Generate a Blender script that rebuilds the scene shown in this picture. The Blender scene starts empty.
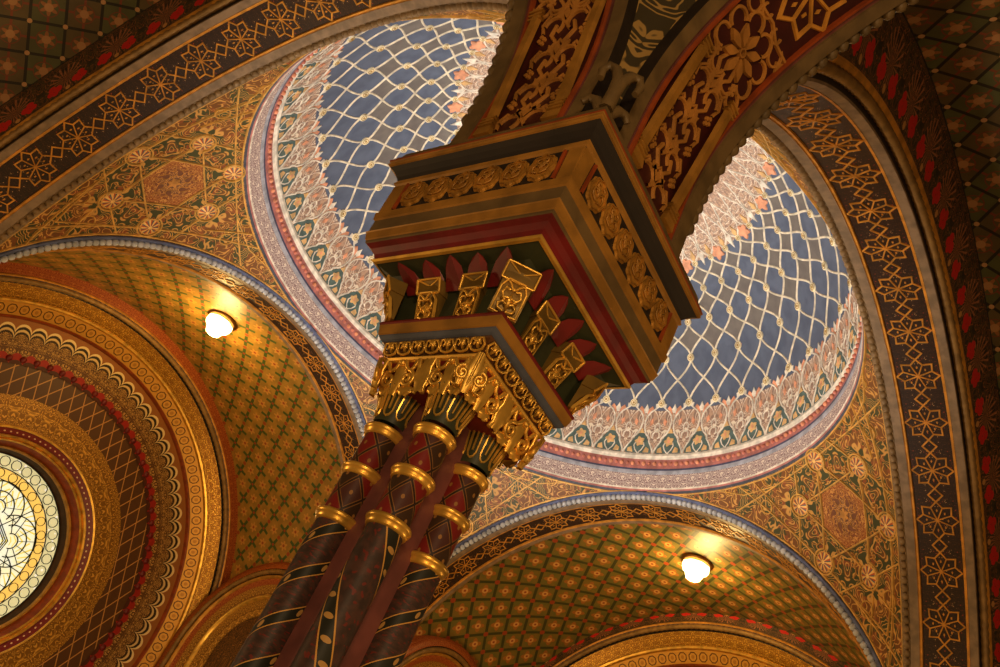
import bpy, math, random
from math import sin, cos, pi, sqrt, atan2, hypot, radians
from mathutils import Vector, Matrix

SC = bpy.context.scene
COL = SC.collection
RND = random.Random(7)
ZO = 4.8                      # floor level is 0; drawing heights are measured from the camera survey

# ------------------------------------------------------------------ mesh builder
class MB:
    def __init__(s):
        s.v = []; s.f = []; s.uv = []; s.mi = []; s.sm = []
    def vert(s, p):
        s.v.append((p[0], p[1], p[2])); return len(s.v) - 1
    def face(s, idx, uv=None, m=0, sm=False):
        s.f.append(tuple(idx)); s.uv.append(uv or [(0, 0)] * len(idx)); s.mi.append(m); s.sm.append(sm)
    def grid(s, P, UV=None, m=0, sm=True, cu=False, cv=False, flip=False):
        n, k = len(P), len(P[0])
        b = len(s.v)
        for r in P:
            for p in r: s.v.append((p[0], p[1], p[2]))
        for i in range(n if cu else n - 1):
            for j in range(k if cv else k - 1):
                i2, j2 = (i + 1) % n, (j + 1) % k
                q = [b + i * k + j, b + i2 * k + j, b + i2 * k + j2, b + i * k + j2]
                if UV:
                    e = [UV[i][j], UV[i + 1][j] if i + 1 < len(UV) else UV[i2][j],
                         (UV[i + 1] if i + 1 < len(UV) else UV[i2])[j + 1 if j + 1 < len(UV[0]) else j2],
                         UV[i][j + 1 if j + 1 < len(UV[0]) else j2]]
                else: e = None
                if flip:
                    q.reverse()
                    if e: e = e[::-1]
                s.face(q, e, m, sm)
    def box(s, c, d, m=0, M=None):
        x, y, z = d[0] / 2, d[1] / 2, d[2] / 2
        b = len(s.v)
        for p in ((-x,-y,-z),(x,-y,-z),(x,y,-z),(-x,y,-z),(-x,-y,z),(x,-y,z),(x,y,z),(-x,y,z)):
            q = Vector(p)
            if M: q = M @ q
            s.v.append((q.x + c[0], q.y + c[1], q.z + c[2]))
        for q in ((0,3,2,1),(4,5,6,7),(0,1,5,4),(1,2,6,5),(2,3,7,6),(3,0,4,7)):
            s.face([b + i for i in q], None, m)
    def sphere(s, c, r, n=8, k=5, m=0, sc=(1, 1, 1)):
        P = []
        for i in range(k + 1):
            a = -pi / 2 + pi * i / k
            P.append([(c[0] + sc[0]*r*cos(a)*cos(2*pi*j/n), c[1] + sc[1]*r*cos(a)*sin(2*pi*j/n), c[2] + sc[2]*r*sin(a)) for j in range(n)])
        s.grid(P, None, m, True, cv=True)
    def tube(s, pts, r, n=8, m=0, closed=False, cap=True):
        pts = [Vector(p) for p in pts]; k = len(pts); P = []; up = None
        for i, p in enumerate(pts):
            a = pts[(i - 1) % k] if closed or i > 0 else p
            b = pts[(i + 1) % k] if closed or i < k - 1 else p
            t = (b - a).normalized()
            if up is None: up = t.orthogonal().normalized()
            up = (up - t * up.dot(t)).normalized(); w = t.cross(up)
            rr = r(i / max(1, k - 1)) if callable(r) else r
            P.append([p + (up * cos(2*pi*j/n) + w * sin(2*pi*j/n)) * rr for j in range(n)])
        s.grid(P, None, m, True, cu=closed, cv=True)
        if cap and not closed:
            b = len(s.v)
            for row in (P[0], P[-1]):
                c = sum(row, Vector()) / n
                o = len(s.v); s.vert(c)
                for q in row: s.vert(q)
                for j in range(n): s.face([o, o + 1 + j, o + 1 + (j + 1) % n], None, m, True)
    # raised strap following a 2-D polyline through a surface map F(u, v, h)
    def ribbon(s, pts, w, F, h=.008, closed=False, m=0, h0=-.002):
        n = len(pts)
        if n < 2: return
        L = []
        for i in range(n):
            a = pts[i - 1] if (closed or i > 0) else None
            b = pts[(i + 1) % n] if (closed or i < n - 1) else None
            p = pts[i]
            def nrm(q, r):
                dx, dy = r[0] - q[0], r[1] - q[1]; l = hypot(dx, dy) or 1e-9
                return (-dy / l, dx / l)
            if a is None: nn = nrm(p, b); k = 1
            elif b is None: nn = nrm(a, p); k = 1
            else:
                n1, n2 = nrm(a, p), nrm(p, b)
                nn = (n1[0] + n2[0], n1[1] + n2[1]); l = hypot(*nn) or 1e-9
                nn = (nn[0] / l, nn[1] / l); k = 1 / max(.45, nn[0]*n1[0] + nn[1]*n1[1])
            ww = w(i / max(1, n - 1)) if callable(w) else w
            L.append([F(p[0] + nn[0]*o*ww*k, p[1] + nn[1]*o*ww*k, hh) for o, hh in ((-.5, h0), (-.3, h), (.3, h), (.5, h0))])
        s.grid(L, None, m, False, cu=closed)
    # raised flat plate with a 2-D outline
    def plate(s, poly, F, h=.008, m=0, h0=-.002, dome=0):
        n = len(poly); b = len(s.v)
        ar = sum(poly[i][0]*poly[(i+1) % n][1] - poly[(i+1) % n][0]*poly[i][1] for i in range(n))
        if ar < 0: poly = poly[::-1]
        cx = sum(p[0] for p in poly) / n; cy = sum(p[1] for p in poly) / n
        for p in poly: s.vert(F(p[0], p[1], h0))
        for p in poly: s.vert(F(p[0]*.93 + cx*.07, p[1]*.93 + cy*.07, h))
        for i in range(n):
            j = (i + 1) % n
            s.face([b + i, b + j, b + n + j, b + n + i], None, m)
        if dome:
            c = s.vert(F(cx, cy, h + dome))
            for i in range(n): s.face([b + n + i, b + n + (i + 1) % n, c], None, m, True)
        else: s.face([b + n + i for i in range(n)], None, m)
    def build(s, name, mats, parent=None, loc=None):
        me = bpy.data.meshes.new(name)
        me.from_pydata(s.v, [], s.f)
        if not isinstance(mats, (list, tuple)): mats = [mats]
        for m in mats: me.materials.append(m)
        uvl = me.uv_layers.new(name='UVMap')
        flat = [c for f in s.uv for t in f for c in t]
        if len(flat) == 2 * len(me.loops): uvl.data.foreach_set('uv', flat)
        if len(me.polygons) == len(s.mi):
            me.polygons.foreach_set('material_index', s.mi)
            me.polygons.foreach_set('use_smooth', s.sm)
        me.update()
        o = bpy.data.objects.new(name, me); COL.objects.link(o)
        if parent: o.parent = parent
        if loc: o.location = loc
        return o

def thing(name, label, cat, loc=(0, 0, 0), rz=0, group=None, kind=None):
    o = bpy.data.objects.new(name, None); COL.objects.link(o)
    o.empty_display_size = .2
    o.location = (loc[0], loc[1], loc[2] + ZO); o.rotation_euler = (0, 0, rz)
    o['label'] = label; o['category'] = cat
    if group: o['group'] = group
    if kind: o['kind'] = kind
    return o
def struct(o, label=None, cat=None):
    o['kind'] = 'structure'
    if label: o['label'] = label
    if cat: o['category'] = cat
    return o
KIDS = lambda o: [c for c in bpy.data.objects if c.parent == o]
def dup(root, loc, rz, label):
    r = root.copy(); COL.objects.link(r)
    r.location = (loc[0], loc[1], loc[2] + ZO); r.rotation_euler = (0, 0, rz); r['label'] = label
    def rec(a, b):
        for ch in KIDS(a):
            c = ch.copy(); COL.objects.link(c); c.parent = b; rec(ch, c)
    rec(root, r)
    return r

# ------------------------------------------------------------------ materials (node expressions)
def lin(c):
    return tuple(((x / 255) / 12.92 if x <= 10 else (((x / 255) + .055) / 1.055) ** 2.4) for x in c)
class V:
    g = None
    def __init__(s, sock): s.k = sock
    def __add__(a, b): return op('ADD', a, b)
    def __radd__(a, b): return op('ADD', b, a)
    def __sub__(a, b): return op('SUBTRACT', a, b)
    def __rsub__(a, b): return op('SUBTRACT', b, a)
    def __mul__(a, b): return op('MULTIPLY', a, b)
    def __rmul__(a, b): return op('MULTIPLY', b, a)
    def __truediv__(a, b): return op('DIVIDE', a, b)
    def __lt__(a, b): return op('LESS_THAN', a, b)
    def __gt__(a, b): return op('GREATER_THAN', a, b)
def op(o, *a):
    n = V.g.nodes.new('ShaderNodeMath'); n.operation = o
    for i, x in enumerate(a):
        if isinstance(x, V): V.g.links.new(x.k, n.inputs[i])
        else: n.inputs[i].default_value = x
    return V(n.outputs[0])
def uv():
    t = V.g.nodes.new('ShaderNodeUVMap'); t.uv_map = 'UVMap'
    s = V.g.nodes.new('ShaderNodeSeparateXYZ'); V.g.links.new(t.outputs[0], s.inputs[0])
    return V(s.outputs[0]), V(s.outputs[1])
def vec(x, y, z=0.):
    c = V.g.nodes.new('ShaderNodeCombineXYZ')
    for i, q in enumerate((x, y, z)):
        if isinstance(q, V): V.g.links.new(q.k, c.inputs[i])
        else: c.inputs[i].default_value = q
    return c.outputs[0]
def noise(x, y, sc=1., det=2., z=0., dist=0.):
    n = V.g.nodes.new('ShaderNodeTexNoise'); n.inputs['Scale'].default_value = sc; n.inputs['Detail'].default_value = det
    n.inputs['Distortion'].default_value = dist
    V.g.links.new(vec(x, y, z), n.inputs['Vector']); return V(n.outputs['Fac'])
def voro(x, y, sc=1., feat='F1', rnd=1.):
    n = V.g.nodes.new('ShaderNodeTexVoronoi'); n.feature = feat; n.inputs['Scale'].default_value = sc
    n.inputs['Randomness'].default_value = rnd
    V.g.links.new(vec(x, y), n.inputs['Vector']); return V(n.outputs['Distance'])
def objnoise(sc, det=3.):
    t = V.g.nodes.new('ShaderNodeTexCoord'); n = V.g.nodes.new('ShaderNodeTexNoise')
    n.inputs['Scale'].default_value = sc; n.inputs['Detail'].default_value = det
    V.g.links.new(t.outputs['Object'], n.inputs['Vector']); return V(n.outputs['Fac'])
def frac(x): return op('FRACT', x)
def absv(x): return op('ABSOLUTE', x)
def tri(x, p):            # mirrored periodic coordinate in 0..p/2
    return op('PINGPONG', x, p / 2)
def cell(x, p):           # centred periodic coordinate -p/2..p/2
    return op('MULTIPLY', op('SUBTRACT', op('FRACT', x / p + .5), .5), p)
def length(x, y): return op('SQRT', x * x + y * y)
def mn(a, b): return op('MINIMUM', a, b)
def mx(a, b): return op('MAXIMUM', a, b)
def ss(x, a, b):          # smoothstep
    n = V.g.nodes.new('ShaderNodeMapRange'); n.interpolation_type = 'SMOOTHSTEP'
    V.g.links.new(x.k, n.inputs['Value']); n.inputs['From Min'].default_value = a; n.inputs['From Max'].default_value = b
    n.clamp = True
    return V(n.outputs[0])
class Cc:
    def __init__(s, k): s.k = k
def rgb(c):
    n = V.g.nodes.new('ShaderNodeRGB'); l = lin(c); n.outputs[0].default_value = (*l, 1); return Cc(n.outputs[0])
def mix(f, a, b):         # f=0 -> a, f=1 -> b
    if not isinstance(a, Cc): a = rgb(a)
    if not isinstance(b, Cc): b = rgb(b)
    n = V.g.nodes.new('ShaderNodeMix'); n.data_type = 'RGBA'
    if isinstance(f, V): V.g.links.new(f.k, n.inputs[0])
    else: n.inputs[0].default_value = f
    V.g.links.new(a.k, n.inputs[6]); V.g.links.new(b.k, n.inputs[7]); return Cc(n.outputs[2])
MATS = {}
def mat(name, fn, rough=.5, metal=0., bump=None, emit=None, spec=.4):
    m = bpy.data.materials.new(name); m.use_nodes = True
    V.g = m.node_tree; b = V.g.nodes['Principled BSDF']
    b.inputs['Specular IOR Level'].default_value = spec
    r = fn() if callable(fn) else None
    if r is None:                             # plain paint with slight mottling
        c = fn; n = objnoise(9.)
        r = mix(ss(n, .3, .7), tuple(x * .84 for x in c), tuple(min(255, x * 1.06) for x in c))
    hgt = None
    if isinstance(r, tuple): r, hgt = r
    V.g.links.new(r.k, b.inputs['Base Color'])
    b.inputs['Roughness'].default_value = rough
    if isinstance(metal, V): V.g.links.new(metal.k, b.inputs['Metallic'])
    else: b.inputs['Metallic'].default_value = metal
    if hgt is not None and bump:
        n = V.g.nodes.new('ShaderNodeBump'); n.inputs['Strength'].default_value = bump; n.inputs['Distance'].default_value = .01
        V.g.links.new(hgt.k, n.inputs['Height']); V.g.links.new(n.outputs[0], b.inputs['Normal'])
    if emit:
        V.g.links.new(r.k, b.inputs['Emission Color']); b.inputs['Emission Strength'].default_value = emit
    MATS[name] = m
    return m

def filigree(u, v, sc, w=.08, seed=0.):
    n = noise(u, v, sc, 1.2, seed, .6)
    a = absv(op('SINE', n * 26.)) 
    return ss(a, w + .18, w + .42)            # 0 on the fine line, 1 off it
# ---- plain materials
gilt    = mat('gilded_carving', (232, 182, 80), .32, .65)
giltd   = mat('aged_gilding', (190, 136, 54), .42, .4)
ropem   = mat('drab_gold_rope_paint', (146, 112, 62), .5, .15)
gline   = mat('gold_paint_line', (214, 150, 60), .45, .25)
gpale   = mat('pale_gold_paint', (222, 174, 92), .45, .2)
gbrown  = mat('ochre_brown_paint', (160, 114, 46), .42, .2)
drab    = mat('drab_olive_brown_paint', (104, 84, 52), .5)
taupe   = mat('taupe_plaster_moulding', (138, 116, 92), .55)
crimson = mat('crimson_paint', (108, 24, 24), .45)
maroon  = mat('maroon_paint', (112, 64, 58), .5)
russet  = mat('russet_paint', (140, 62, 24), .45)
black   = mat('brown_black_paint', (34, 27, 22), .55)
dgreen  = mat('dark_green_paint', (50, 54, 34), .45)
slate   = mat('slate_blue_paint', (74, 80, 96), .5)
blue    = mat('blue_painted_roll', (94, 104, 140), .5)
white   = mat('white_painted_bead', (226, 220, 208), .5)
cream   = mat('cream_painted_line', (224, 214, 192), .6)
peach   = mat('peach_painted_flower', (224, 158, 124), .6)
teal    = mat('dark_teal_paint', (84, 106, 104), .6)
ochre   = mat('ochre_painted_bud', (216, 176, 120), .6)
navy    = mat('navy_painted_line', (66, 70, 104), .5)
rose    = mat('rose_painted_band', (188, 122, 116), .55)
coral   = mat('coral_painted_bead', (222, 150, 116), .5)
lead    = mat('black_window_lead', (24, 22, 18), .5)
brass   = mat('brass_lamp_mount', (150, 104, 44), .35, .8)
stone   = mat('polished_floor_stone', (120, 96, 72), .35)

def m_dome():
    u, v = uv()                               # u in net cells, v in net rows
    k = cell(u, 1.)
    fv = frac(v)
    sv = .5 - .5 * op('COSINE', fv * pi)
    lens = absv(k) < mn(sv, 1. - sv)          # the ovals between two medallions
    low = v < 1.
    n = noise(u, v, 2.3, 4.)
    b = mix(ss(n, .3, .7), (78, 88, 110), (92, 103, 126))
    gr = mix(ss(n, .3, .7), (100, 95, 94), (113, 108, 104))
    c = mix(lens, b, gr)
    return mix(low, c, b)
dome_m = mat('blue_and_grey_dome_paint', m_dome, .7)
def m_orn():
    u, v = uv()
    f = filigree(tri(u, 1.), v * 1., 3.0, -.06, 1.)
    f2 = noise(tri(u, 1.), v, 9., 2., 5.)
    c = mix(ss(f2, .42, .58), (140, 116, 104), (182, 150, 128))
    return mix(f, (226, 214, 196), c)
orn_m = mat('white_filigree_on_rose_ground', m_orn, .65)
def m_scroll():
    u, v = uv()
    f = filigree(tri(u, .26), v, 11., .2, 3.)
    return mix(f, (238, 226, 214), (150, 124, 128))
scroll_m = mat('white_scrollwork_band', m_scroll, .6)
def m_pend():
    u, v = uv()
    au = absv(u)
    r = length(au, v); th = op('ARCTAN2', v, au)
    tt = op('PINGPONG', th, pi / 6)
    px, py = r * op('COSINE', tt), r * op('SINE', tt)
    f = filigree(px, py, 5., .06, 2.)
    g = noise(px, py, 3.6, 1., 9.)
    h = noise(px, py, 9., 1., 4.)
    c = mix(ss(g, .44, .5), (116, 72, 34), (64, 68, 40))
    c = mix(ss(h, .58, .63), c, (138, 76, 42))
    return mix(f, (206, 156, 82), c)
pend_m = mat('arabesque_spandrel_paint', m_pend, .5)
def m_core():
    u, v = uv()
    au = absv(u); r = length(au, v); th = op('ARCTAN2', v, au)
    tt = op('PINGPONG', th, pi / 6)
    px, py = r * op('COSINE', tt), r * op('SINE', tt)
    f = filigree(px, py, 10., .12, 6.)
    return mix(f, (206, 152, 84), mix(ss(r, .1, .42), (110, 74, 58), (146, 76, 34)))
core_m = mat('arabesque_rosette_paint', m_core, .5)
def m_sun():
    u, v = uv()                               # u angle/2pi, v radius 0..1
    a = frac(u * 9.)
    p = a < .42
    s = frac(u * 9.) > .72
    c = mix(p, (190, 84, 42), (240, 196, 120))
    c = mix(s, c, (96, 104, 110))
    c = mix(v > .86, c, (222, 170, 92))
    return mix(v < .2, c, (246, 206, 128))
sun_m = mat('sunburst_rosette_paint', m_sun, .35, .25)
def m_soffit():
    u, v = uv()
    f = filigree(tri(u, .553), absv(v), 16., .05, 2.)
    d = voro(tri(u, .553) + 3., absv(v) + 2., 30.)
    d2 = voro(tri(u, .553) + 7., absv(v) + 1., 22.)
    c = mix(f, (70, 44, 26), (40, 27, 20))
    c = mix(d < .15, c, (196, 156, 110))
    return mix((d2 < .13), c, (150, 62, 38))
soffit_m = mat('dark_star_band_ground', m_soffit, .45)
def m_border():
    u, v = uv()                               # u along, v 0..1 across
    p = .62
    a = tri(u, p)
    def blob(cu, cv, r): return (length(a - cu, (v - cv) * .5) < r)
    w = op('SINE', u * 88.) * .012 + op('SINE', v * 61.) * .01
    n = noise(a, v * .5, 22., 2., 2.)
    fan = absv(op('SINE', op('ARCTAN2', (v - .42) * .5, a - .02) * 9.))
    c = mix(ss(n, .42, .6), (46, 40, 28), (74, 62, 38))
    c = mix((length(a - .02, (v - .5) * .5) < .17) * (fan < .5), c, (168, 108, 74))
    c = mix(filigree(a, v * .5, 13., .02, 7.), (150, 92, 52), c)
    red = mx(mx(blob(.11, .26, .05), blob(.175, .34, .045)), mx(blob(.205, .22, .04), blob(.15, .16, .035)))
    c = mix(red * ss(n, .28, .42), c, (206, 36, 30))
    c = mix(blob(.0, .12, .03), c, (196, 140, 80))
    c = mix(v > .965, c, (28, 24, 18))
    return c
border_m = mat('red_flower_border_paint', m_border, .5)
def lattice(p, q, line, skew=0.):
    u, v = uv()
    a = u / p + v / q; b = u / p - v / q
    ca, cb = absv(cell(a, 1.)), absv(cell(b, 1.))
    e = mx(ca, cb)                            # .5 on a line
    return u, v, a, b, ca, cb, e
def m_aisle():
    u, v, a, b, ca, cb, e = lattice(.52, .48, 0)
    r = length(cell(a, 1.), cell(b, 1.))
    ang = op('ARCTAN2', cell(a, 1.), cell(b, 1.))
    star = r < (.2 + .07 * op('COSINE', ang * 6.))
    n = noise(u, v, 3., 3.)
    ca2 = op('FLOOR', a + .5)
    par = absv(cell(ca2, 2.)) > .4
    c = mix(par, (86, 88, 50), (96, 80, 46))
    c = mix(ss(n, .35, .65) * .4, c, (66, 58, 34))
    c = mix((r > .27) * (r < .3), c, (120, 60, 36))
    c = mix(star, c, (150, 96, 54))
    c = mix((r < .13), c, (170, 124, 78))
    c = mix((mn(ca, cb) < .035) * (e > .3), c, (124, 60, 36))
    c = mix(e > .455, c, (38, 34, 20))
    k = length(absv(ca) - .5, absv(cb) - .5)
    return mix(k < .075, c, (186, 140, 92))
aisle_m = mat('olive_lattice_vault_paint', m_aisle, .5)
def m_apse():
    u, v, a, b, ca, cb, e = lattice(.52, .60, 0)
    r = length(cell(a, 1.), cell(b, 1.))
    ang = op('ARCTAN2', cell(a, 1.), cell(b, 1.))
    n = noise(u, v, 5., 3.)
    c = mix(ss(n, .35, .65), (128, 106, 46), (108, 104, 50))
    fl = r < (.26 + .07 * op('COSINE', ang * 4.))
    c = mix(fl, c, (166, 106, 46))
    c = mix(r < .15, c, (208, 160, 92))
    c = mix(r < .06, c, (150, 60, 30))
    c = mix(e > .425, c, (62, 66, 34))
    k = length(absv(ca) - .5, absv(cb) - .5)
    return mix(k < .13, c, (156, 66, 34))
apse_m = mat('gold_and_green_lattice_paint', m_apse, .45)
def m_cross():
    u, v, a, b, ca, cb, e = lattice(.54, .60, 0)
    r = length(cell(a, 1.), cell(b, 1.))
    n = noise(u, v, 5., 3.)
    c = mix(ss(n, .35, .65), (164, 124, 50), (140, 108, 44))
    c = mix((r < (.19 + .06 * op('COSINE', op('ARCTAN2', cell(a, 1.), cell(b, 1.)) * 6.))), c, (192, 138, 62))
    c = mix(r < .07, c, (150, 70, 34))
    A, B = cell(a + .5, 1.), cell(b + .5, 1.)
    c = mix(mx((absv(A) < .075) * (absv(B) < .37), (absv(B) < .075) * (absv(A) < .37)), c, (62, 84, 38))
    k = length(absv(ca) - .5, absv(cb) - .5)
    c = mix(k < .07, c, (150, 60, 28))
    return mix((length(ca, absv(cb) - .5) < .10), c, (150, 66, 30))
cross_m = mat('gold_vault_with_green_crosses', m_cross, .45)
def m_leafband():
    u, v = uv()
    f = filigree(tri(u, .2), v, 9., .2, 2.)
    return mix(f, (240, 186, 70), (150, 96, 30)), f * -1.
leaf_m = mat('gilded_leaf_band', m_leafband, .32, .55, bump=.8)
def m_oct():
    u, v = uv()                               # v 0..1
    a = cell(u, .2)
    r = mx(absv(a) / .1, absv(v - .5) * 2.2)
    r8 = mx(r, (absv(a) / .1 + absv(v - .5) * 2.2) * .7)
    c = mix((r8 > .62) * (r8 < .8), (206, 150, 60), (92, 58, 22))
    return mix(r8 < .3, c, (176, 122, 46))
oct_m = mat('octagon_coffer_band', m_oct, .4, .4)
def m_scal():
    u, v = uv()                               # v 0 outer .. 1 inner
    p = .26
    a = absv(cell(u, p)) / (p / 2)
    arc = op('SQRT', mx(1. - a * a, 0.)) * .2
    def band(at, w): return absv(v - (at - arc)) < w
    c = mix(ss(filigree(tri(u, p), v * .6, 14., .1, 1.), .2, .8), (204, 160, 82), (92, 58, 26))
    c = mix(v < (.30 - arc), c, (150, 92, 38))
    c = mix(band(.33, .03), c, (232, 206, 146))
    c = mix(band(.40, .028), c, (34, 22, 14))
    c = mix(band(.46, .026), c, (214, 186, 126))
    c = mix(band(.52, .02), c, (40, 26, 16))
    c = mix(v > (.98 - arc * 1.1), c, (150, 30, 20))
    return mix(v > 1.02 - arc * .55, c, (74, 36, 18))
scal_m = mat('scalloped_arcade_band', m_scal, .45, .15)
def m_net():
    u, v = uv()
    e1 = absv(cell(u + v * .5, .24)) < .010
    e2 = absv(cell(u - v * .5, .24)) < .010
    return mix(mx(e1, e2), (84, 54, 28), (186, 134, 72))
net_m = mat('brown_diagonal_net_paint', m_net, .5)
def m_gfil():
    u, v = uv()
    f = filigree(tri(u, .32), v, 8., .14, 5.)
    return mix(f, (222, 170, 72), (136, 94, 36))
gfil_m = mat('gold_filigree_band', m_gfil, .4, .3)
def m_rdot():
    u, v = uv()
    return mix(length(cell(u, .105), (v - .5) * .16) < .017, (112, 20, 16), (222, 190, 150))
rdot_m = mat('crimson_beaded_band', m_rdot, .4)
def m_orange():
    u, v = uv()
    f = filigree(tri(u, .18), v, 15., .1, 8.)
    return mix(f, (196, 120, 56), (138, 58, 24))
orange_m = mat('russet_filigree_border', m_orange, .45)
def m_glass():
    u, v = uv()                               # metres about the window centre
    r = length(u, v); a = op('ARCTAN2', v, u)
    s = op('PINGPONG', a, pi / 6)
    x, y = r * op('COSINE', s), r * op('SINE', s)
    dc = length(x - .62, y)
    fan = absv(op('SINE', op('ARCTAN2', y, x - .62) * 14.))
    c = mix(ss(noise(u, v, 4., 3.), .35, .65), (232, 240, 222), (240, 238, 196))
    c = mix((dc < .5) * (dc > .25) * (fan < .4), c, (226, 208, 96))
    c = mix((r > 1.03) * (r < 1.19), c, (238, 196, 96))
    c = mix(r > 1.2, c, mix(voro(u, v, 9.) < .2, (206, 200, 150), (238, 234, 212)))
    return c
glass_m = mat('leaded_window_glass', m_glass, .3, 0, emit=.8)
bulb_m = mat('glowing_lamp_glass', lambda: rgb((255, 222, 150)), .3, 0, emit=9.)
def m_shaft(st=0):
    u, v = uv()                               # u turns 0..1, v metres along
    w = frac(u * 2. + v * 2.6)
    n = noise(u * 4., v * 9., 3., 3.)
    base = mix(ss(n, .4, .62), (54, 40, 35), (72, 48, 40))
    base = mix((ss(noise(u * 9., v * 22., 2.2, 1.), .6, .64)), base, (98, 38, 30))
    band = absv(w - .5) < .12
    edge = absv(absv(w - .5) - .13) < .014
    dots = (length(cell(u, .25) * .36, (w - .5) * .11) if st else length(cell(v, .055), (w - .5) * .09)) < .008
    c = mix(band, base, (34, 34, 26))
    c = mix(band * dots, c, (170, 130, 70))
    return mix(edge, c, (190, 140, 66))
shaft_m = mat('polychrome_spiral_shaft', m_shaft, .5, spec=.25)
shaft2_m = mat('polychrome_banded_shaft', lambda: m_shaft(1), .5, spec=.25)
def m_loz():
    u, v = uv()
    a = u * 4. + v * 9.; b = u * 4. - v * 9.
    ca, cb = absv(cell(a, 1.)), absv(cell(b, 1.))
    e = mx(ca, cb)
    par = absv(cell(op('FLOOR', a + .5), 2.)) > .4
    c = mix(par, (112, 30, 26), (72, 42, 36))
    par2 = absv(cell(op('FLOOR', b + .5), 2.)) > .4
    c = mix(par * par2, c, (58, 40, 26))
    c = mix(e > .42, c, (126, 86, 44))
    c = mix(length(cell(a, 1.), cell(b, 1.)) < .09, c, (140, 98, 48))
    return mix(e > .455, c, (44, 30, 22))
loz_m = mat('polychrome_lozenge_shaft', m_loz, .45, spec=.25)
def m_groin():
    u, v = uv()
    f = filigree(absv(u), v, 6., .16, 4.)
    return mix(f, (150, 120, 66), (56, 48, 28))
groin_m = mat('dark_foliage_groin_paint', m_groin, .5)
def m_side():
    u, v = uv()
    f = filigree(absv(u), v, 12., .1, 3.)
    return mix(f, (150, 104, 48), (74, 50, 28))
side_m = mat('brown_lunette_paint', m_side, .45, .2)

# ------------------------------------------------------------------ survey numbers (metres)
RA, ZC, WM = 4.145, -.68, 4.4          # great arches: radius, springing height, centre plane
RING, ZR, ZW, RW = 4.0, 3.563, 4.228, 3.92
RS = sqrt(RING**2 + (ZR - ZC)**2)      # sphere of the pendentives
PC = 4.5                               # column centre (-PC, -PC)

def great_map(r0):
    def F(l, w, h):
        r = r0 - h; t = l / RA
        if abs(t) <= pi / 2: return (r * sin(t), w - WM, r * cos(t))
        return (math.copysign(r, t), w - WM, -(abs(l) - RA * pi / 2))
    return F
LT = RA * pi / 2
def arc_ls(n=120, stilt=.26, lo=-1, hi=1):
    return [(-LT - stilt)] + [LT * (lo + (hi - lo) * i / n) for i in range(n + 1)] + [LT + stilt]
def sweep(mb, prof, mats=None, n=120, stilt=.26, ls=None, vnorm=False):
    ls = ls or arc_ls(n, stilt)
    for i in range(len(prof) - 1):
        (w0, r0), (w1, r1) = prof[i], prof[i + 1]
        P = [[great_map(r0)(l, w0, 0), great_map(r1)(l, w1, 0)] for l in ls]
        if vnorm: U = [[(l, 0.), (l, 1.)] for l in ls]
        else: U = [[(l, w0 - 4.395), (l, w1 - 4.395)] for l in ls]
        mb.grid(P, U, (mats[i] if mats else 0), True)
def circle_pts(c, r, n=24, a0=0, a1=2 * pi):
    return [(c[0] + r * cos(a0 + (a1 - a0) * i / n), c[1] + r * sin(a0 + (a1 - a0) * i / n)) for i in range(n + 1)]
def star_ribbons(mb, F, lc, wc, r2, r1, lw, h):
    star = []
    for k in range(8):
        a = k * pi / 4
        star.append((lc + r2 * cos(a), wc + r2 * sin(a)))
        a += pi / 8
        star.append((lc + r1 * cos(a), wc + r1 * sin(a)))
        mb.ribbon([(lc, wc), (lc + r1 * cos(a), wc + r1 * sin(a))], lw * .8, F, h)
    mb.ribbon(star, lw, F, h, closed=True)
    for k in range(8):
        a = k * pi / 4
        mb.plate([(lc + r2*.52*cos(a) + .018*cos(a + q), wc + r2*.52*sin(a) + .010*sin(a + q)*1.) for q in (0, pi/2, pi, 3*pi/2)], F, h * .6)
    mb.plate(circle_pts((lc, wc), .02, 8)[:-1], F, h * 1.6)
def diamond(mb, F, l0, l1, wc, hw, lw, h):
    m = (l0 + l1) / 2
    mb.ribbon([(l0, wc), (m, wc + hw), (l1, wc), (m, wc - hw)], lw, F, h, closed=True)
def ring_tube(mb, w, r, rad, n=160, seg=8, bump=0., nb=0, ls=None):
    F = great_map(r)
    ls = ls or arc_ls(n)
    P = []
    for i, l in enumerate(ls):
        k = rad * (1 + bump * (1 if i % 2 else -1))
        t = max(-pi/2, min(pi/2, l / RA))
        nr = (sin(t), 0, cos(t)); c = F(l, w, 0)
        P.append([(c[0] + k*cos(2*pi*j/seg)*nr[0], c[1] + k*sin(2*pi*j/seg), c[2] + k*cos(2*pi*j/seg)*nr[2]) for j in range(seg)])
    mb.grid(P, None, 0, True, cv=True)

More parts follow.
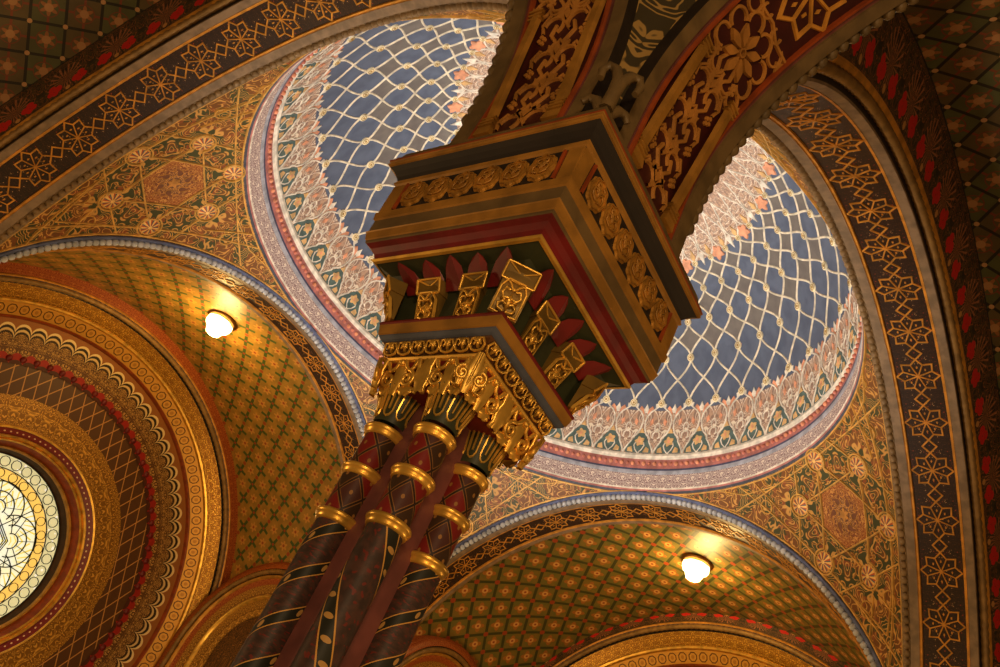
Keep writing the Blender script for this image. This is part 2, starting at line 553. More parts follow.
# ------------------------------------------------------------------ the four great arches
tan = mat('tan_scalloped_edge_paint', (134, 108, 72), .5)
bluew = mat('bluish_white_bead_paint', (186, 190, 198), .5)
def great_arch(label, n, rz, per, ph, bm, rm, cm):
    R0 = thing('great_arch', label, 'arch', (n[0] * WM, n[1] * WM, ZC), rz, 'great arches carrying the dome')
    mb = MB(); sweep(mb, [(4.165, RA + .02), (4.625, RA + .02)]); mb.build('soffit_band', soffit_m, R0)
    F = great_map(RA + .02)
    mb = MB()
    k = 0
    ns = int(LT / per) + 1
    for i in range(-ns, ns + 1):
        lc = i * per + ph
        if abs(lc) > LT + .1: continue
        star_ribbons(mb, F, lc, 4.395, .203, .148, .019, .010)
        diamond(mb, F, lc + .203, lc + per - .203, 4.395, .07, .019, .010)
    mb.build('gold_star_strapwork', gline, R0)
    mb = MB(); sweep(mb, [(4.185, RA + .02), (4.18, RA + .004), (4.160, RA + .004), (4.155, RA - .004)]); sweep(mb, [(4.635, RA - .004), (4.63, RA + .004), (4.61, RA + .004), (4.605, RA + .02)]); mb.build('gold_fillet', gline, R0)
    mb = MB(); sweep(mb, [(4.155, RA), (4.065, RA), (4.06, RA + .01)]); mb.build('inner_trim', taupe, R0)
    mb = MB(); sweep(mb, [(4.635, RA), (4.715, RA), (4.72, RA + .02), (4.72, RA + .03)]); mb.build('outer_trim', taupe, R0)
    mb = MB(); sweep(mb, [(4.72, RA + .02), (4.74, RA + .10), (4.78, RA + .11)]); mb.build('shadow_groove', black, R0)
    mb = MB(); ring_tube(mb, 4.765, RA + .085, .042, 300, 8, .12); mb.build('rope_moulding', ropem, R0)
    mb = MB(); sweep(mb, [(4.78, RA + .12), (4.80, RA + .125), (4.815, RA + .15), (4.82, RA + .17)]); mb.build('outer_gold_fillet', gline, R0)
    mb = MB(); sweep(mb, [(4.06, RA + .004), (4.045, RA + .02), (4.035, RA + .045)], n=100); mb.build('inner_cavetto', cm, R0)
    mb = MB(); sweep(mb, [(4.045, RA + .06), (4.0, RA + .06), (3.972, RA + .07), (3.964, RA + .085), (3.970, RA + .1), (3.99, RA + .108), (4.02, RA + .11)], n=100); mb.build('roll_moulding', rm, R0)
    mb = MB(); F2 = great_map(RA + .03)
    nb = int(2 * LT / .085)
    for i in range(nb + 1):
        l = -LT + 2 * LT * i / nb
        mb.sphere(F2(l, 4.022, 0), .046, 8, 4)
    mb.build('bead_string', bm, R0)
    return R0
great_arch('great arch with blue beaded edge framing the rose window vault at left', (0, 1), 0, .573, .078, bluew, blue, slate)
great_arch('great arch with blue beaded edge framing the lamp lit vault at lower right', (1, 0), -pi / 2, .573, .078, bluew, blue, slate)
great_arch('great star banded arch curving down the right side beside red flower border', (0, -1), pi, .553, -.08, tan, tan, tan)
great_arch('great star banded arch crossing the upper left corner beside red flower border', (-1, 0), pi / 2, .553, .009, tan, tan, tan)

# ------------------------------------------------------------------ dome
DP = [(-1., RW, ZW), (0., 3.716, 5.083), (1., 3.412, 5.761), (2., 3.063, 6.224), (3., 2.745, 6.585), (4., 2.41, 6.82), (5., 2.03, 7.05), (6.2, 1.4, 7.32), (7.4, .7, 7.5), (8.4, .0, 7.56)]
def dome_rz(v):
    i = 0
    while i < len(DP) - 2 and v > DP[i + 1][0]: i += 1
    a, b = DP[i], DP[i + 1]; p = DP[max(0, i - 1)]; q = DP[min(len(DP) - 1, i + 2)]
    t = (v - a[0]) / (b[0] - a[0]); out = []
    for k in (1, 2):
        h = b[0] - a[0]
        ma = (b[k] - p[k]) / (b[0] - p[0]) if b[0] != p[0] else 0
        mb_ = (q[k] - a[k]) / (q[0] - a[0]) if q[0] != a[0] else 0
        out.append((2*t**3 - 3*t*t + 1)*a[k] + (t**3 - 2*t*t + t)*h*ma + (-2*t**3 + 3*t*t)*b[k] + (t**3 - t*t)*h*mb_)
    return out
DEL = 2 * pi / 48
def dome_map(u, v, h):
    r, z = dome_rz(v); r2, z2 = dome_rz(v + .02)
    tr, tz = r2 - r, z2 - z; l = hypot(tr, tz) or 1
    r += -tz / l * h; z += tr / l * h
    return (max(r, 0) * cos(u * DEL), max(r, 0) * sin(u * DEL), z - ZR)
dome = thing('dome', 'blue dome with white net tracery and ornamental cornice ring', 'dome', (0, 0, ZR))
mb = MB()
vs = [-1 + .1 * i for i in range(0, 10)]
us = [i * .25 for i in range(193)]
def dgrid(vs, m):
    mb.grid([[dome_map(u, v, 0) for v in vs] for u in us], [[(u, v) for v in vs] for u in us], m, True, flip=True)
dgrid([-1 + .0855 * i for i in range(11)], 1)
dgrid([-.145 + .1 * i for i in range(43)], 0)
dgrid([4.055 + .24 * i for i in range(19)], 1)
mb.build('shell', [dome_m, orn_m], dome)
mb = MB()
def strand(k, j, sgn, n=10):
    return [(k + sgn * (.5 - .5 * cos(pi * i / n)), j + i / n) for i in range(n + 1)]
def wsc(w):                                   # ribbon width is a fraction of a cell, so convert through a metric map
    return w
def dome_metric(v0):
    r, z = dome_rz(v0); r1, z1 = dome_rz(v0 + 1)
    return r * DEL, hypot(r1 - r, z1 - z)
def dribbon(mb, pts, w, h=.012, closed=False, v0=0., m=0):
    su, sv = dome_metric(v0)
    mb.ribbon([(p[0] * su, p[1] * sv) for p in pts], w, lambda a, b, hh: dome_map(a / su, b / sv, hh), h, closed, m)
def dplate(mb, pts, h=.012, v0=0., m=0):
    su, sv = dome_metric(v0)
    mb.plate([(p[0] * su, p[1] * sv) for p in pts], lambda a, b, hh: dome_map(a / su, b / sv, hh), h, m)
for k in range(48):
    for j in range(4):
        for sg in (-1, 1): dribbon(mb, strand(k, j, sg), .036, .012, v0=j)
mb.build('white_net_tracery', cream, dome)
mb = MB(); mb2 = MB()
for k in range(48):
    for j in range(5):
        su, sv = dome_metric(j); R = .064 - .003 * j
        G = lambda a, b, hh: dome_map(a / su, b / sv, hh)
        mb.plate(circle_pts((k * su, j * sv), R, 14)[:-1], G, .022)
        mb2.ribbon(circle_pts((k * su, j * sv), R * .62, 12)[:-1], .012, G, .028, True)
        mb2.plate(circle_pts((k * su, j * sv), R * .3, 8)[:-1], G, .028)
mb.build('net_medallions', mat('pale_yellow_medallion_paint', (238, 226, 190), .6), dome)
mb2.build('medallion_rings', mat('ochre_medallion_line', (170, 136, 70), .6), dome)
# ornament zone: one cell repeated round the ring
mb = MB(); mp = MB()
S = -1.
def oc(k, pts): return [(k + p[0], p[1]) for p in pts]
ogee = [(0, -.99), (.03, -.93), (.12, -.83), (.2, -.76), (.2, -.70), (.25, -.66), (.34, -.62), (.43, -.5), (.46, -.38), (.43, -.27), (.33, -.18), (.2, -.12), (.08, -.06), (0, 0)]
for k in range(48):
    for sg in (-1, 1): dribbon(mb, oc(k, [(sg * p[0], p[1]) for p in ogee]), .030, .012, v0=S)
    # inner white scroll of the cell
    dribbon(mb, oc(k, circle_pts((0, -.48), .085, 10)), .020, .010, v0=S)
    for sg in (-1, 1):
        dribbon(mb, oc(k, [(sg*.03, -.56), (sg*.11, -.60), (sg*.12, -.67), (sg*.06, -.70)]), .020, .010, v0=S)
        dribbon(mb, oc(k + .5, [(0, -.99), (sg*.11, -.92), (sg*.17, -.84), (sg*.13, -.78)]), .028, .010, v0=S)
        # peach leaves between the cell heads, small buds beside the neck
        dplate(mp, oc(k + .5, [(sg*.05, -.24), (sg*.14, -.17), (sg*.26, -.11), (sg*.20, -.05), (sg*.08, -.12)]), .012, S, 0)
        dplate(mp, oc(k + .5, [(sg*.16, -.975), (sg*.36, -.97), (sg*.36, -.90), (sg*.24, -.86)]), .012, S, 2)
        dplate(mp, oc(k, [(sg*.2, -.3), (sg*.3, -.36), (sg*.26, -.46), (sg*.17, -.40)]), .010, S, 0)
    dplate(mp, oc(k + .5, [(-.45, -.985), (.45, -.985), (.43, -.90), (.35, -.80), (.27, -.74), (.22, -.68), (.12, -.62), (0, -.5), (-.12, -.62), (-.22, -.68), (-.27, -.74), (-.35, -.80), (-.43, -.90)]), .004, S, 1)
    dplate(mp, oc(k + .5, [(.15 * (1 + .22 * cos(5 * a)) * cos(a), -.76 + .085 * (1 + .22 * cos(5 * a)) * sin(a)) for a in [2 * pi * i / 20 for i in range(20)]]), .016, S, 2)
    dplate(mp, oc(k + .5, circle_pts((0, -.76), .04, 8)[:-1]), .020, S, 0)
    dplate(mp, oc(k + .5, [(-.09, -.60), (.09, -.60), (0, -.50)]), .014, S, 2)
    # white finial rising into the blue
    dplate(mp, oc(k + .5, [(-.05, -.2), (.05, -.2), (.10, -.13), (.06, -.10), (.04, -.07), (0, -.01), (-.04, -.07), (-.06, -.10), (-.10, -.13)]), .016, S, 3)
    for sg in (-1, 1):
        dplate(mp, oc(k, [(sg*.10, -.07), (sg*.18, -.10), (sg*.2, -.01), (sg*.13, .0)]), .012, S, 3)
    # same ornament, turned round, edging the crown rosette
    for sg in (-1, 1): dribbon(mb, [(k + sg * p[0], 4 - p[1] * 1.5) for p in ogee], .026, .012, v0=4)
    fl = [(k + .5 + .30 * (1 + .25 * cos(5 * a)) * cos(a), 4.02 + .26 * (1 + .25 * cos(5 * a)) * sin(a)) for a in [2 * pi * i / 20 for i in range(20)]]
    if k % 2 == 0: dplate(mp, fl, .02, 4, 0)
    else: dplate(mp, [(k + .5 - .2, 4.3), (k + .5, 3.8), (k + .5 + .2, 4.3)], .016, 4, 3)
    dplate(mp, [(k - .14, 4.25), (k, 4.05), (k + .14, 4.25), (k, 4.55)], .016, 4, 2)
mb.build('white_ornament_outline', white, dome)
mp.build('painted_flowers', [peach, teal, ochre, white], dome)
# cornice ring
cor = [(4.005, 3.555, 0), (3.985, 3.585, 1), (3.975, 3.61, 2), (3.965, 3.635, 3), (3.955, 3.87, 4), (3.945, 3.90, 4), (3.94, 3.935, 5), (3.935, 3.965, 6), (3.93, 4.135, 7), (3.915, 4.165, 7), (3.90, 4.185, 7), (3.905, 4.225, 7), (3.92, 4.235, 7)]
mb = MB(); N = 192
for i in range(len(cor) - 1):
    (r0, z0, m), (r1, z1, _) = cor[i], cor[i + 1]
    P = []; U = []
    for a in range(N + 1):
        t = 2 * pi * a / N
        P.append([(r0*cos(t), r0*sin(t), z0 - ZR), (r1*cos(t), r1*sin(t), z1 - ZR)]); U.append([(t * 4, 0), (t * 4, (hypot(r1-r0, z1-z0)))])
    mb.grid(P, U, m, True, flip=True)
mb.build('cornice', [slate, rose, white, scroll_m, mat('pale_blue_paint_line', (168, 172, 186), .6), navy, rose, white], dome)
mb = MB(); mb2 = MB(); NB = 264
for i in range(NB):
    t = 2 * pi * i / NB
    (mb if i % 2 else mb2).sphere((3.925*cos(t), 3.925*sin(t), 4.05 - ZR), .036 if i % 2 else .03, 6, 4)
mb.build('coral_beads', coral, dome); mb2.build('rose_beads', mat('dull_rose_bead_paint', (206, 128, 110), .55), dome)

# ------------------------------------------------------------------ pendentives
EL0 = .5
def gno_frame():
    n = Vector((cos(EL0) * cos(-pi/4), cos(EL0) * sin(-pi/4), sin(EL0)))
    e1 = Vector((sin(pi/4), cos(pi/4), 0)); e2 = n.cross(e1)
    return n, e1, e2
GN, G1, G2 = gno_frame()
HV = .98
def pen_map(u, v, h):                       # u across, v up, measured from the centre of the hexagram
    q = GN * RS + G1 * u + G2 * (v + HV)
    q = q.normalized() * (RS - h)
    return (q.x, q.y, q.z)
def pen_inv(p):
    q = Vector(p) / RS; k = q.dot(GN)
    return (q.dot(G1) / k * RS, q.dot(G2) / k * RS - HV)
def pen_in(u, v):
    p = pen_map(u, v, 0)
    return abs(p[0]) < 3.965 and abs(p[1]) < 3.965 and p[2] + ZC < ZR - .01
def subdiv(pts, d=.035, closed=False):
    out = []
    q = pts + [pts[0]] if closed else pts
    for a, b in zip(q[:-1], q[1:]):
        n = max(1, int(hypot(b[0] - a[0], b[1] - a[1]) / d))
        for i in range(n): out.append((a[0] + (b[0] - a[0]) * i / n, a[1] + (b[1] - a[1]) * i / n))
    out.append(q[-1]); return out
def pribbon(mb, pts, w, h=.02, clip=True):
    run = []
    for p in subdiv(pts) if clip else pts:
        if not clip or pen_in(*p): run.append(p)
        else:
            if len(run) > 1: mb.ribbon(run, w, pen_map, h, h0=-.01)
            run = []
    if len(run) > 1: mb.ribbon(run, w, pen_map, h, h0=-.01)
def pendentive(label, rz):
    R0 = thing('pendentive', label, 'pendentive', (0, 0, ZC), rz, 'painted pendentives under the dome ring')
    mb = MB(); P = []; U = []
    for i in range(81):
        f = -pi/4 + (-pi/4 + pi/2 * i / 80)
        d = abs((-pi/4 + pi/2 * i / 80))
        rho = min(3.99 / cos(pi/4 - d), 5.62)
        zb = sqrt(RS**2 - rho**2); row = []
        for j in range(25):
            z = zb + (ZR - ZC - zb) * j / 24; r = sqrt(max(0, RS**2 - z * z))
            row.append((r * cos(f), r * sin(f), z))
        P.append(row); U.append([pen_inv(p) for p in row])
    mb.grid(P, U, 0, True, flip=True)
    mb.build('painted_ground', pend_m, R0)
    mb = MB(); RR = .768
    ros = [(RR * cos(pi/6 + k*pi/3), RR * sin(pi/6 + k*pi/3)) for k in range(6)]
    for k in range(6):
        a, b = ros[k], ros[(k + 2) % 6]
        d = hypot(b[0]-a[0], b[1]-a[1]); q = .155 / d
        pribbon(mb, [(a[0] + (b[0]-a[0])*q, a[1] + (b[1]-a[1])*q), (b[0] - (b[0]-a[0])*q, b[1] - (b[1]-a[1])*q)], .026)
        an = pi/6 + k*pi/3
        mb.ribbon(circle_pts(a, .162, 26, an + pi + .5, an + 3*pi - .5), .028, pen_map, .022, h0=-.01)
    HI = .80; hv = [(HI / cos(pi/6) * cos(k*pi/3 + pi/6 + pi/6), HI / cos(pi/6) * sin(k*pi/3 + pi/3)) for k in range(6)]
    for k in range(6):
        a, b = hv[k], hv[(k + 1) % 6]
        dx, dy = b[0]-a[0], b[1]-a[1]
        pribbon(mb, [(a[0] - dx*1.6, a[1] - dy*1.6), (b[0] + dx*1.6, b[1] + dy*1.6)], .026)
    # small triangles and lozenges in the outer compartments
    for sg in (-1, 1):
        pribbon(mb, [(sg*.9, .80), (sg*1.55, .95), (sg*2.3, 1.45)], .02)
        pribbon(mb, [(sg*1.0, .35), (sg*1.25, 1.0), (sg*1.7, 1.7)], .02)
        pribbon(mb, [(sg*.05, -1.0), (sg*.5, -1.7)], .02)
        pribbon(mb, [(sg*.5, -.75), (0, -1.45)], .02)
        for c in ((sg*1.25, .62), (sg*1.75, 1.15), (sg*1.0, .95), (sg*.22, -1.1)):
            if pen_in(*c): pribbon(mb, circle_pts(c, .1, 12), .018)
    bl = [pen_inv(p) for p in [r[-1] for r in P]]
    mb.ribbon([(p[0], p[1] - .03) for p in bl], .03, pen_map, .02, h0=-.01)
    e = [pen_inv(r[0]) for r in P]
    for half in (e[:41], e[40:]):
        sgn = 1 if half is not e[:41] and half[0][0] != e[0][0] else -1
        q = [p for p in half]
        cx, cy = 0, .1
        q = [(p[0] + (cx - p[0]) * .035, p[1] + (cy - p[1]) * .035) for p in q]
        mb.ribbon(q, .03, pen_map, .02, h0=-.01)
    mb.build('pale_gold_strapwork', gpale, R0)
    # painted leaf work inside the compartments
    mb = MB()
    for k in range(6):
        an = k * pi/3
        for rr, s in ((.63, 1.), (.50, -1.)):
            cx, cy = rr * cos(an), rr * sin(an)
            if not pen_in(cx, cy): continue
            for sg in (-1, 1):
                pts = []
                for i in range(13):
                    t = i / 12; a = an + sg * (.3 + 2.6 * t); r = .13 * (1 - .62 * t)
                    pts.append((cx + sg * .06 * -sin(an) + r * cos(a), cy + sg * .06 * cos(an) + r * sin(a)))
                mb.ribbon(pts, .016, pen_map, .012)
    for q in range(12):
        a = q * pi/6
        for r in (.17, .27):
            c = (r * cos(a), r * sin(a))
            mb.ribbon(circle_pts(c, .045, 9, a, a + 4.4), .013, pen_map, .012)
    mb.plate([( .075*(1+.35*cos(6*i*pi/12))*cos(i*pi/12), .075*(1+.35*cos(6*i*pi/12))*sin(i*pi/12)) for i in range(24)], pen_map, .014)
    mb.build('gold_scrollwork', mat('ochre_scroll_paint', (198, 142, 72), .5, .15) if 'ochre_scroll_paint' not in MATS else MATS['ochre_scroll_paint'], R0)
    mb = MB(); b = len(mb.v); hx = [(.365 / cos(pi/6) * cos(k*pi/3 + pi/3 - pi/6 + pi/6), .365 / cos(pi/6) * sin(k*pi/3 + pi/3)) for k in range(6)]
    hs = subdiv(hx, .06, True)[:-1]
    rows = [[(p[0]*q, p[1]*q) for q in (.02, .25, .5, .75, 1.)] for p in hs]
    mb.grid([[pen_map(p[0], p[1], .006) for p in r] for r in rows], rows, 0, True, cu=True)
    mb.build('hexagon_panel', core_m, R0)
    for k in range(6):
        c = ros[k]; mb = MB()
        P2 = []; U2 = []
        for i in range(37):
            a = 2*pi*i/36
            rad = .136 * (1 + .035 * cos(18 * a))
            P2.append([pen_map(c[0] + rad*t*cos(a), c[1] + rad*t*sin(a), .012 + .03*(1 - t)) for t in (.02, .3, .6, .85, 1.)])
            U2.append([(i/36, t) for t in (.02, .3, .6, .85, 1.)])
        mb.grid(P2, U2, 0, False)
        mb.build('sunburst_rosette', sun_m, R0)
    return R0
pR = pendentive('arabesque pendentive with star hexagram at right above the lamp lit vault', 0)
p0 = dup(pR, (0, 0, ZC), -pi / 2, "arabesque pendentive seen edge on as thin gold strip along the dome's upper rim")
pL = dup(pR, (0, 0, ZC), pi, 'arabesque pendentive with star hexagram at left above the rose window vault')
pM = dup(pR, (0, 0, ZC), pi / 2, 'arabesque pendentive showing only slivers behind the column capital')

# ------------------------------------------------------------------ vaults (room shell)
def barrel(name, axis, sgn, a0, a1, r, m, label, legs=True, cut=(-.97, pi/2)):
    """half-cylinder vault about the x or y axis of the dome bay, from distance a0 to a1"""
    mb = MB(); n = 96
    t0 = -pi/2 if legs else cut[0]; t1 = pi/2 if legs else cut[1]
    ls = ([-pi/2 * r - 4.0] if legs else []) + [(t0 + (t1 - t0) * i / n) * r for i in range(n + 1)] + ([pi/2 * r + 4.0] if legs else [])
    P = []; U = []
    na = 24
    for l in ls:
        t = l / r; row = []; ur = []
        for j in range(na + 1):
            a = a0 + (a1 - a0) * j / na
            if abs(t) <= pi/2 + 1e-6: q, z = r * sin(t), ZC + r * cos(t)
            else: q, z = math.copysign(r, t), ZC - (abs(l) - pi/2 * r)
            row.append((sgn * a, q, z) if axis == 'x' else (q, sgn * a, z)); ur.append((l, a))
        P.append(row); U.append(ur)
    mb.grid(P, U, 0, True)
    return struct(mb.build(name, m, None, (0, 0, ZO)), label, 'vault')
barrel('ceiling', 'y', 1, 4.73, 8.0, 4.38, cross_m, 'gold barrel vault with green crosses above the rose window')
barrel('ceiling', 'x', 1, 4.73, 8.0, 4.38, apse_m, 'gold and green diamond lattice barrel vault at lower right')
barrel('ceiling', 'x', -1, 5.0, 10.6, 4.9, aisle_m, 'olive lattice vault in the upper left corner', False)
barrel('ceiling', 'y', -1, 5.0, 10.6, 4.9, aisle_m, 'olive lattice vault in the upper right corner', False)
# flower borders on the outer faces of the two star arches
for k, (nm, rz, lab) in enumerate((('trim_1', pi, 'red flower border beside the right star banded arch'), ('trim_2', pi/2, 'red flower border beside the upper left star banded arch'))):
    mb = MB()
    L0 = [-LT + (LT + 3.7) * i / 160 for i in range(161)]
    sweep(mb, [(4.815, RA + .165), (5.0, 4.905)], vnorm=True, ls=L0 if k == 0 else [-l for l in L0[::-1]])
    n = (0, -1) if k == 0 else (-1, 0)
    o = mb.build(nm, border_m, None, (n[0] * WM, n[1] * WM, ZC + ZO)); o.rotation_euler = (0, 0, rz)
    struct(o, lab, 'border')
fl = MB(); fl.grid([[(x, y, -4.8) for y in (-12, 9.5)] for x in (-12, 9.5)], [[(0, 0), (0, 1)], [(1, 0), (1, 1)]], 0, False, flip=True)
struct(fl.build('floor', stone, None, (0, 0, ZO)), 'polished stone floor of the hall', 'floor')

# ------------------------------------------------------------------ end walls with moulded horseshoe arch and rose window
def rev(mb, prof, a0, a1, n, mats=None, umul=1., vn=None, closed=False):
    """revolve (radius, depth) profile about the wall axis; angle 0 = up"""
    for i in range(len(prof) - 1):
        (r0, y0), (r1, y1) = prof[i], prof[i + 1]
        P = []; U = []; L = hypot(r1 - r0, y1 - y0); rm = max(r0, r1)
        for k in range(n + 1):
            t = a0 + (a1 - a0) * k / n
            P.append([(r0 * sin(t), y0, r0 * cos(t)), (r1 * sin(t), y1, r1 * cos(t))])
            U.append([(t * rm * umul, 0), (t * rm * umul, vn if vn else L)])
        mb.grid(P, U, mats[i] if mats else 0, True)
HS = radians(138)
def end_wall(label, n, rz, glow):
    R0 = thing('end_arch', label, 'arch', (n[0] * 8.0, n[1] * 8.0, ZC), rz, 'moulded end arches of the barrel vaults')
    def part(name, prof, m, full=False, vn=None, nn=180, um=1.):
        mb = MB(); a = pi if full else HS
        rev(mb, prof, -a, a, nn, None, um, vn); return mb.build(name, m, R0)
    part('flower_border', [(4.40, -.01), (4.20, -.02)], orange_m if glow else border_m, vn=None if glow else 1.)
    part('border_fillet', [(4.20, -.03), (4.18, -.05), (4.16, -.03)], gline)
    mb = MB(); P = []
    for i in range(421):
        t = -HS + 2 * HS * i / 420; k = .045 * (1.14 if i % 2 else .88)
        P.append([((4.115 + k*cos(q)) * sin(t), .0 + k*sin(q), (4.115 + k*cos(q)) * cos(t)) for q in [2*pi*j/8 for j in range(8)]])
    mb.grid(P, None, 0, True, cv=True); mb.build('rope_moulding', ropem, R0)
    part('dark_groove', [(4.11, .02), (4.12, .07), (4.07, .08)], black)
    part('leaf_band', [(4.07, .08), (3.97, .14), (3.86, .22)], leaf_m, vn=.22)
    part('gold_roll', [(3.86, .20), (3.83, .18), (3.80, .20), (3.795, .26)], gilt)
    part('octagon_band', [(3.795, .26), (3.60, .40)], oct_m, vn=1.)
    part('russet_fillet', [(3.60, .39), (3.585, .38), (3.57, .40), (3.56, .47)], russet)
    part('scalloped_band', [(3.58, .50), (3.30, .54), (2.86, .60)], scal_m, nn=260, um=1., vn=1.) if False else None
    mb = MB(); P = []; U = []
    for k in range(261):
        t = -HS + 2 * HS * k / 260
        P.append([(r * sin(t), y, r * cos(t)) for r, y in ((3.56, .47), (3.34, .53), (3.10, .57), (2.84, .60))])
        U.append([(t * 3.35, v) for v in (0, .33, .66, 1.)])
    mb.grid(P, U, 0, True); mb.build('scalloped_band', scal_m, R0)
    mb = MB()
    nsc = int(2 * HS * 3.35 / .26)
    for i in range(nsc):
        t = -HS + (i + .5) * 2 * HS / nsc; r = 2.93
        mb.sphere((r * sin(t), .60, r * cos(t)), .062, 8, 5, 0, (1, .8, 1))
    mb.build('crimson_scallop_tips', crimson, R0)
    mb = MB(); P = []; U = []
    for k in range(145):
        t = -pi + 2 * pi * k / 144
        P.append([(r * sin(t), .62, r * cos(t)) for r in (2.86, 2.6, 2.34)]); U.append([(r * sin(t), r * cos(t)) for r in (2.86, 2.6, 2.34)])
    mb.grid(P, U, 0, False); mb.build('net_painted_field', net_m, R0)
    part('gold_filigree_ring', [(2.34, .615), (1.86, .60)], gfil_m, True)
    part('outer_gold_rim', [(1.86, .60), (1.84, .56), (1.81, .57)], gilt, True)
    part('beaded_crimson_ring', [(1.81, .58), (1.70, .62)], rdot_m, True, vn=1.)
    part('gold_rings', [(1.70, .60), (1.68, .57), (1.655, .60), (1.64, .64), (1.62, .61), (1.60, .64)], gilt, True)
    part('brown_splay', [(1.60, .64), (1.57, .70), (1.53, .78)], russet if glow else maroon, True)
    part('inner_gold_ring', [(1.53, .77), (1.51, .75), (1.49, .78), (1.485, .84)], giltd, True)
    part('dark_splay', [(1.485, .84), (1.42, .98)], mat('dark_window_reveal', (66, 44, 24), .5) if 'dark_window_reveal' not in MATS else MATS['dark_window_reveal'], True)
    win = MB(); P = []; U = []
    for k in range(97):
        t = 2 * pi * k / 96
        P.append([(r * sin(t), .97, r * cos(t)) for r in (.01, .4, .8, 1.2, 1.44)]); U.append([(r * sin(t), r * cos(t)) for r in (.01, .4, .8, 1.2, 1.44)])
    win.grid(P, U, 0, False)
    if glow:
        g = win.build('window_1', glass_m); g.location = (n[0] * 8.0, n[1] * 8.0, ZC + ZO); g.rotation_euler = (0, 0, rz)
        struct(g, 'glowing round rose window with six leaded fan circles', 'window')
        mb = MB(); F = lambda a, b, h: (a, .965 - h, b)
        def rb(p, w=.016, cl=False): mb.ribbon(p, w, F, .014, cl)
        for r in (1.02, 1.20, 1.42): rb(circle_pts((0, 0), r, 72)[:-1], .018, True)
        for k in range(6):
            a = k * pi / 3 + pi / 6
            c = (.62 * cos(a), .62 * sin(a))
            for r in (.42, .26, .12):
                rb(circle_pts(c, r, 30, a - 1.9, a + 1.9), .02)
            for q in range(-3, 4):
                b = a + q * .55
                rb([(c[0] + .13*cos(b), c[1] + .13*sin(b)), (c[0] + .42*cos(b), c[1] + .42*sin(b))], .010)
            b = a + pi / 6
            rb([(.12*cos(b), .12*sin(b)), (1.02*cos(b), 1.02*sin(b))], .016)
            for o in (.14, .26, .38):
                p0 = (c[0] + 0, c[1]); a2 = a + pi/3
                d = (.62*cos(a2), .62*sin(a2))
                s = o / .38
                rb([(c[0]*(1 - .18*s), c[1]*(1 - .18*s)), (d[0]*(1 - .18*s), d[1]*(1 - .18*s))], .014)
            rb([(1.02*cos(a), 1.02*sin(a)), (1.20*cos(a), 1.20*sin(a))], .012)
        for k in range(30):
            a = k * 2 * pi / 30
            rb(circle_pts((1.11*cos(a), 1.11*sin(a)), .075, 10)[:-1], .010, True)
        for k in range(40):
            a = k * 2 * pi / 40
            rb(circle_pts((1.31*cos(a), 1.31*sin(a)), .085, 9)[:-1], .012, True)
        L = mb.build('lead_tracery', lead); L.parent = g
    else: win.build('dark_red_disc', maroon, R0)
    # impost blocks closing the horseshoe
    for sg in (-1, 1):
        mb = MB(); Mx = Matrix.Rotation(-sg * HS, 3, 'Y')
        for r0, r1, y, d, m in ((2.6, 3.75, .42, .06, 0), (2.62, 3.72, .46, .10, 1), (2.6, 3.78, .40, .05, 0)):
            pass
        for q, (m, hgt, y) in enumerate(((0, .05, .40), (1, .17, .46), (0, .05, .38))):
            z0 = [0, -.11, -.22][q]
            ctr = Mx @ Vector((0, 0, 3.2)) + Mx @ Vector((sg * (.06 - z0), 0, 0))
            mb.box((ctr.x, y + .2, ctr.z), (hgt, .5, 1.15), m, Mx)
        for j in range(6):
            ctr = Mx @ Vector((sg * .17, 0, 2.72 + j * .19))
            mb.box((ctr.x, .44, ctr.z), (.10, .04, .12), 2, Mx)
        mb.build('impost', [giltd, maroon, gilt], R0)
    return R0
wB = end_wall('concentric gilded horseshoe arch around the rose window at left', (0, 1), 0, True)
wA = end_wall('gilded end arch at the bottom edge below the right lamp', (1, 0), -pi/2, False)

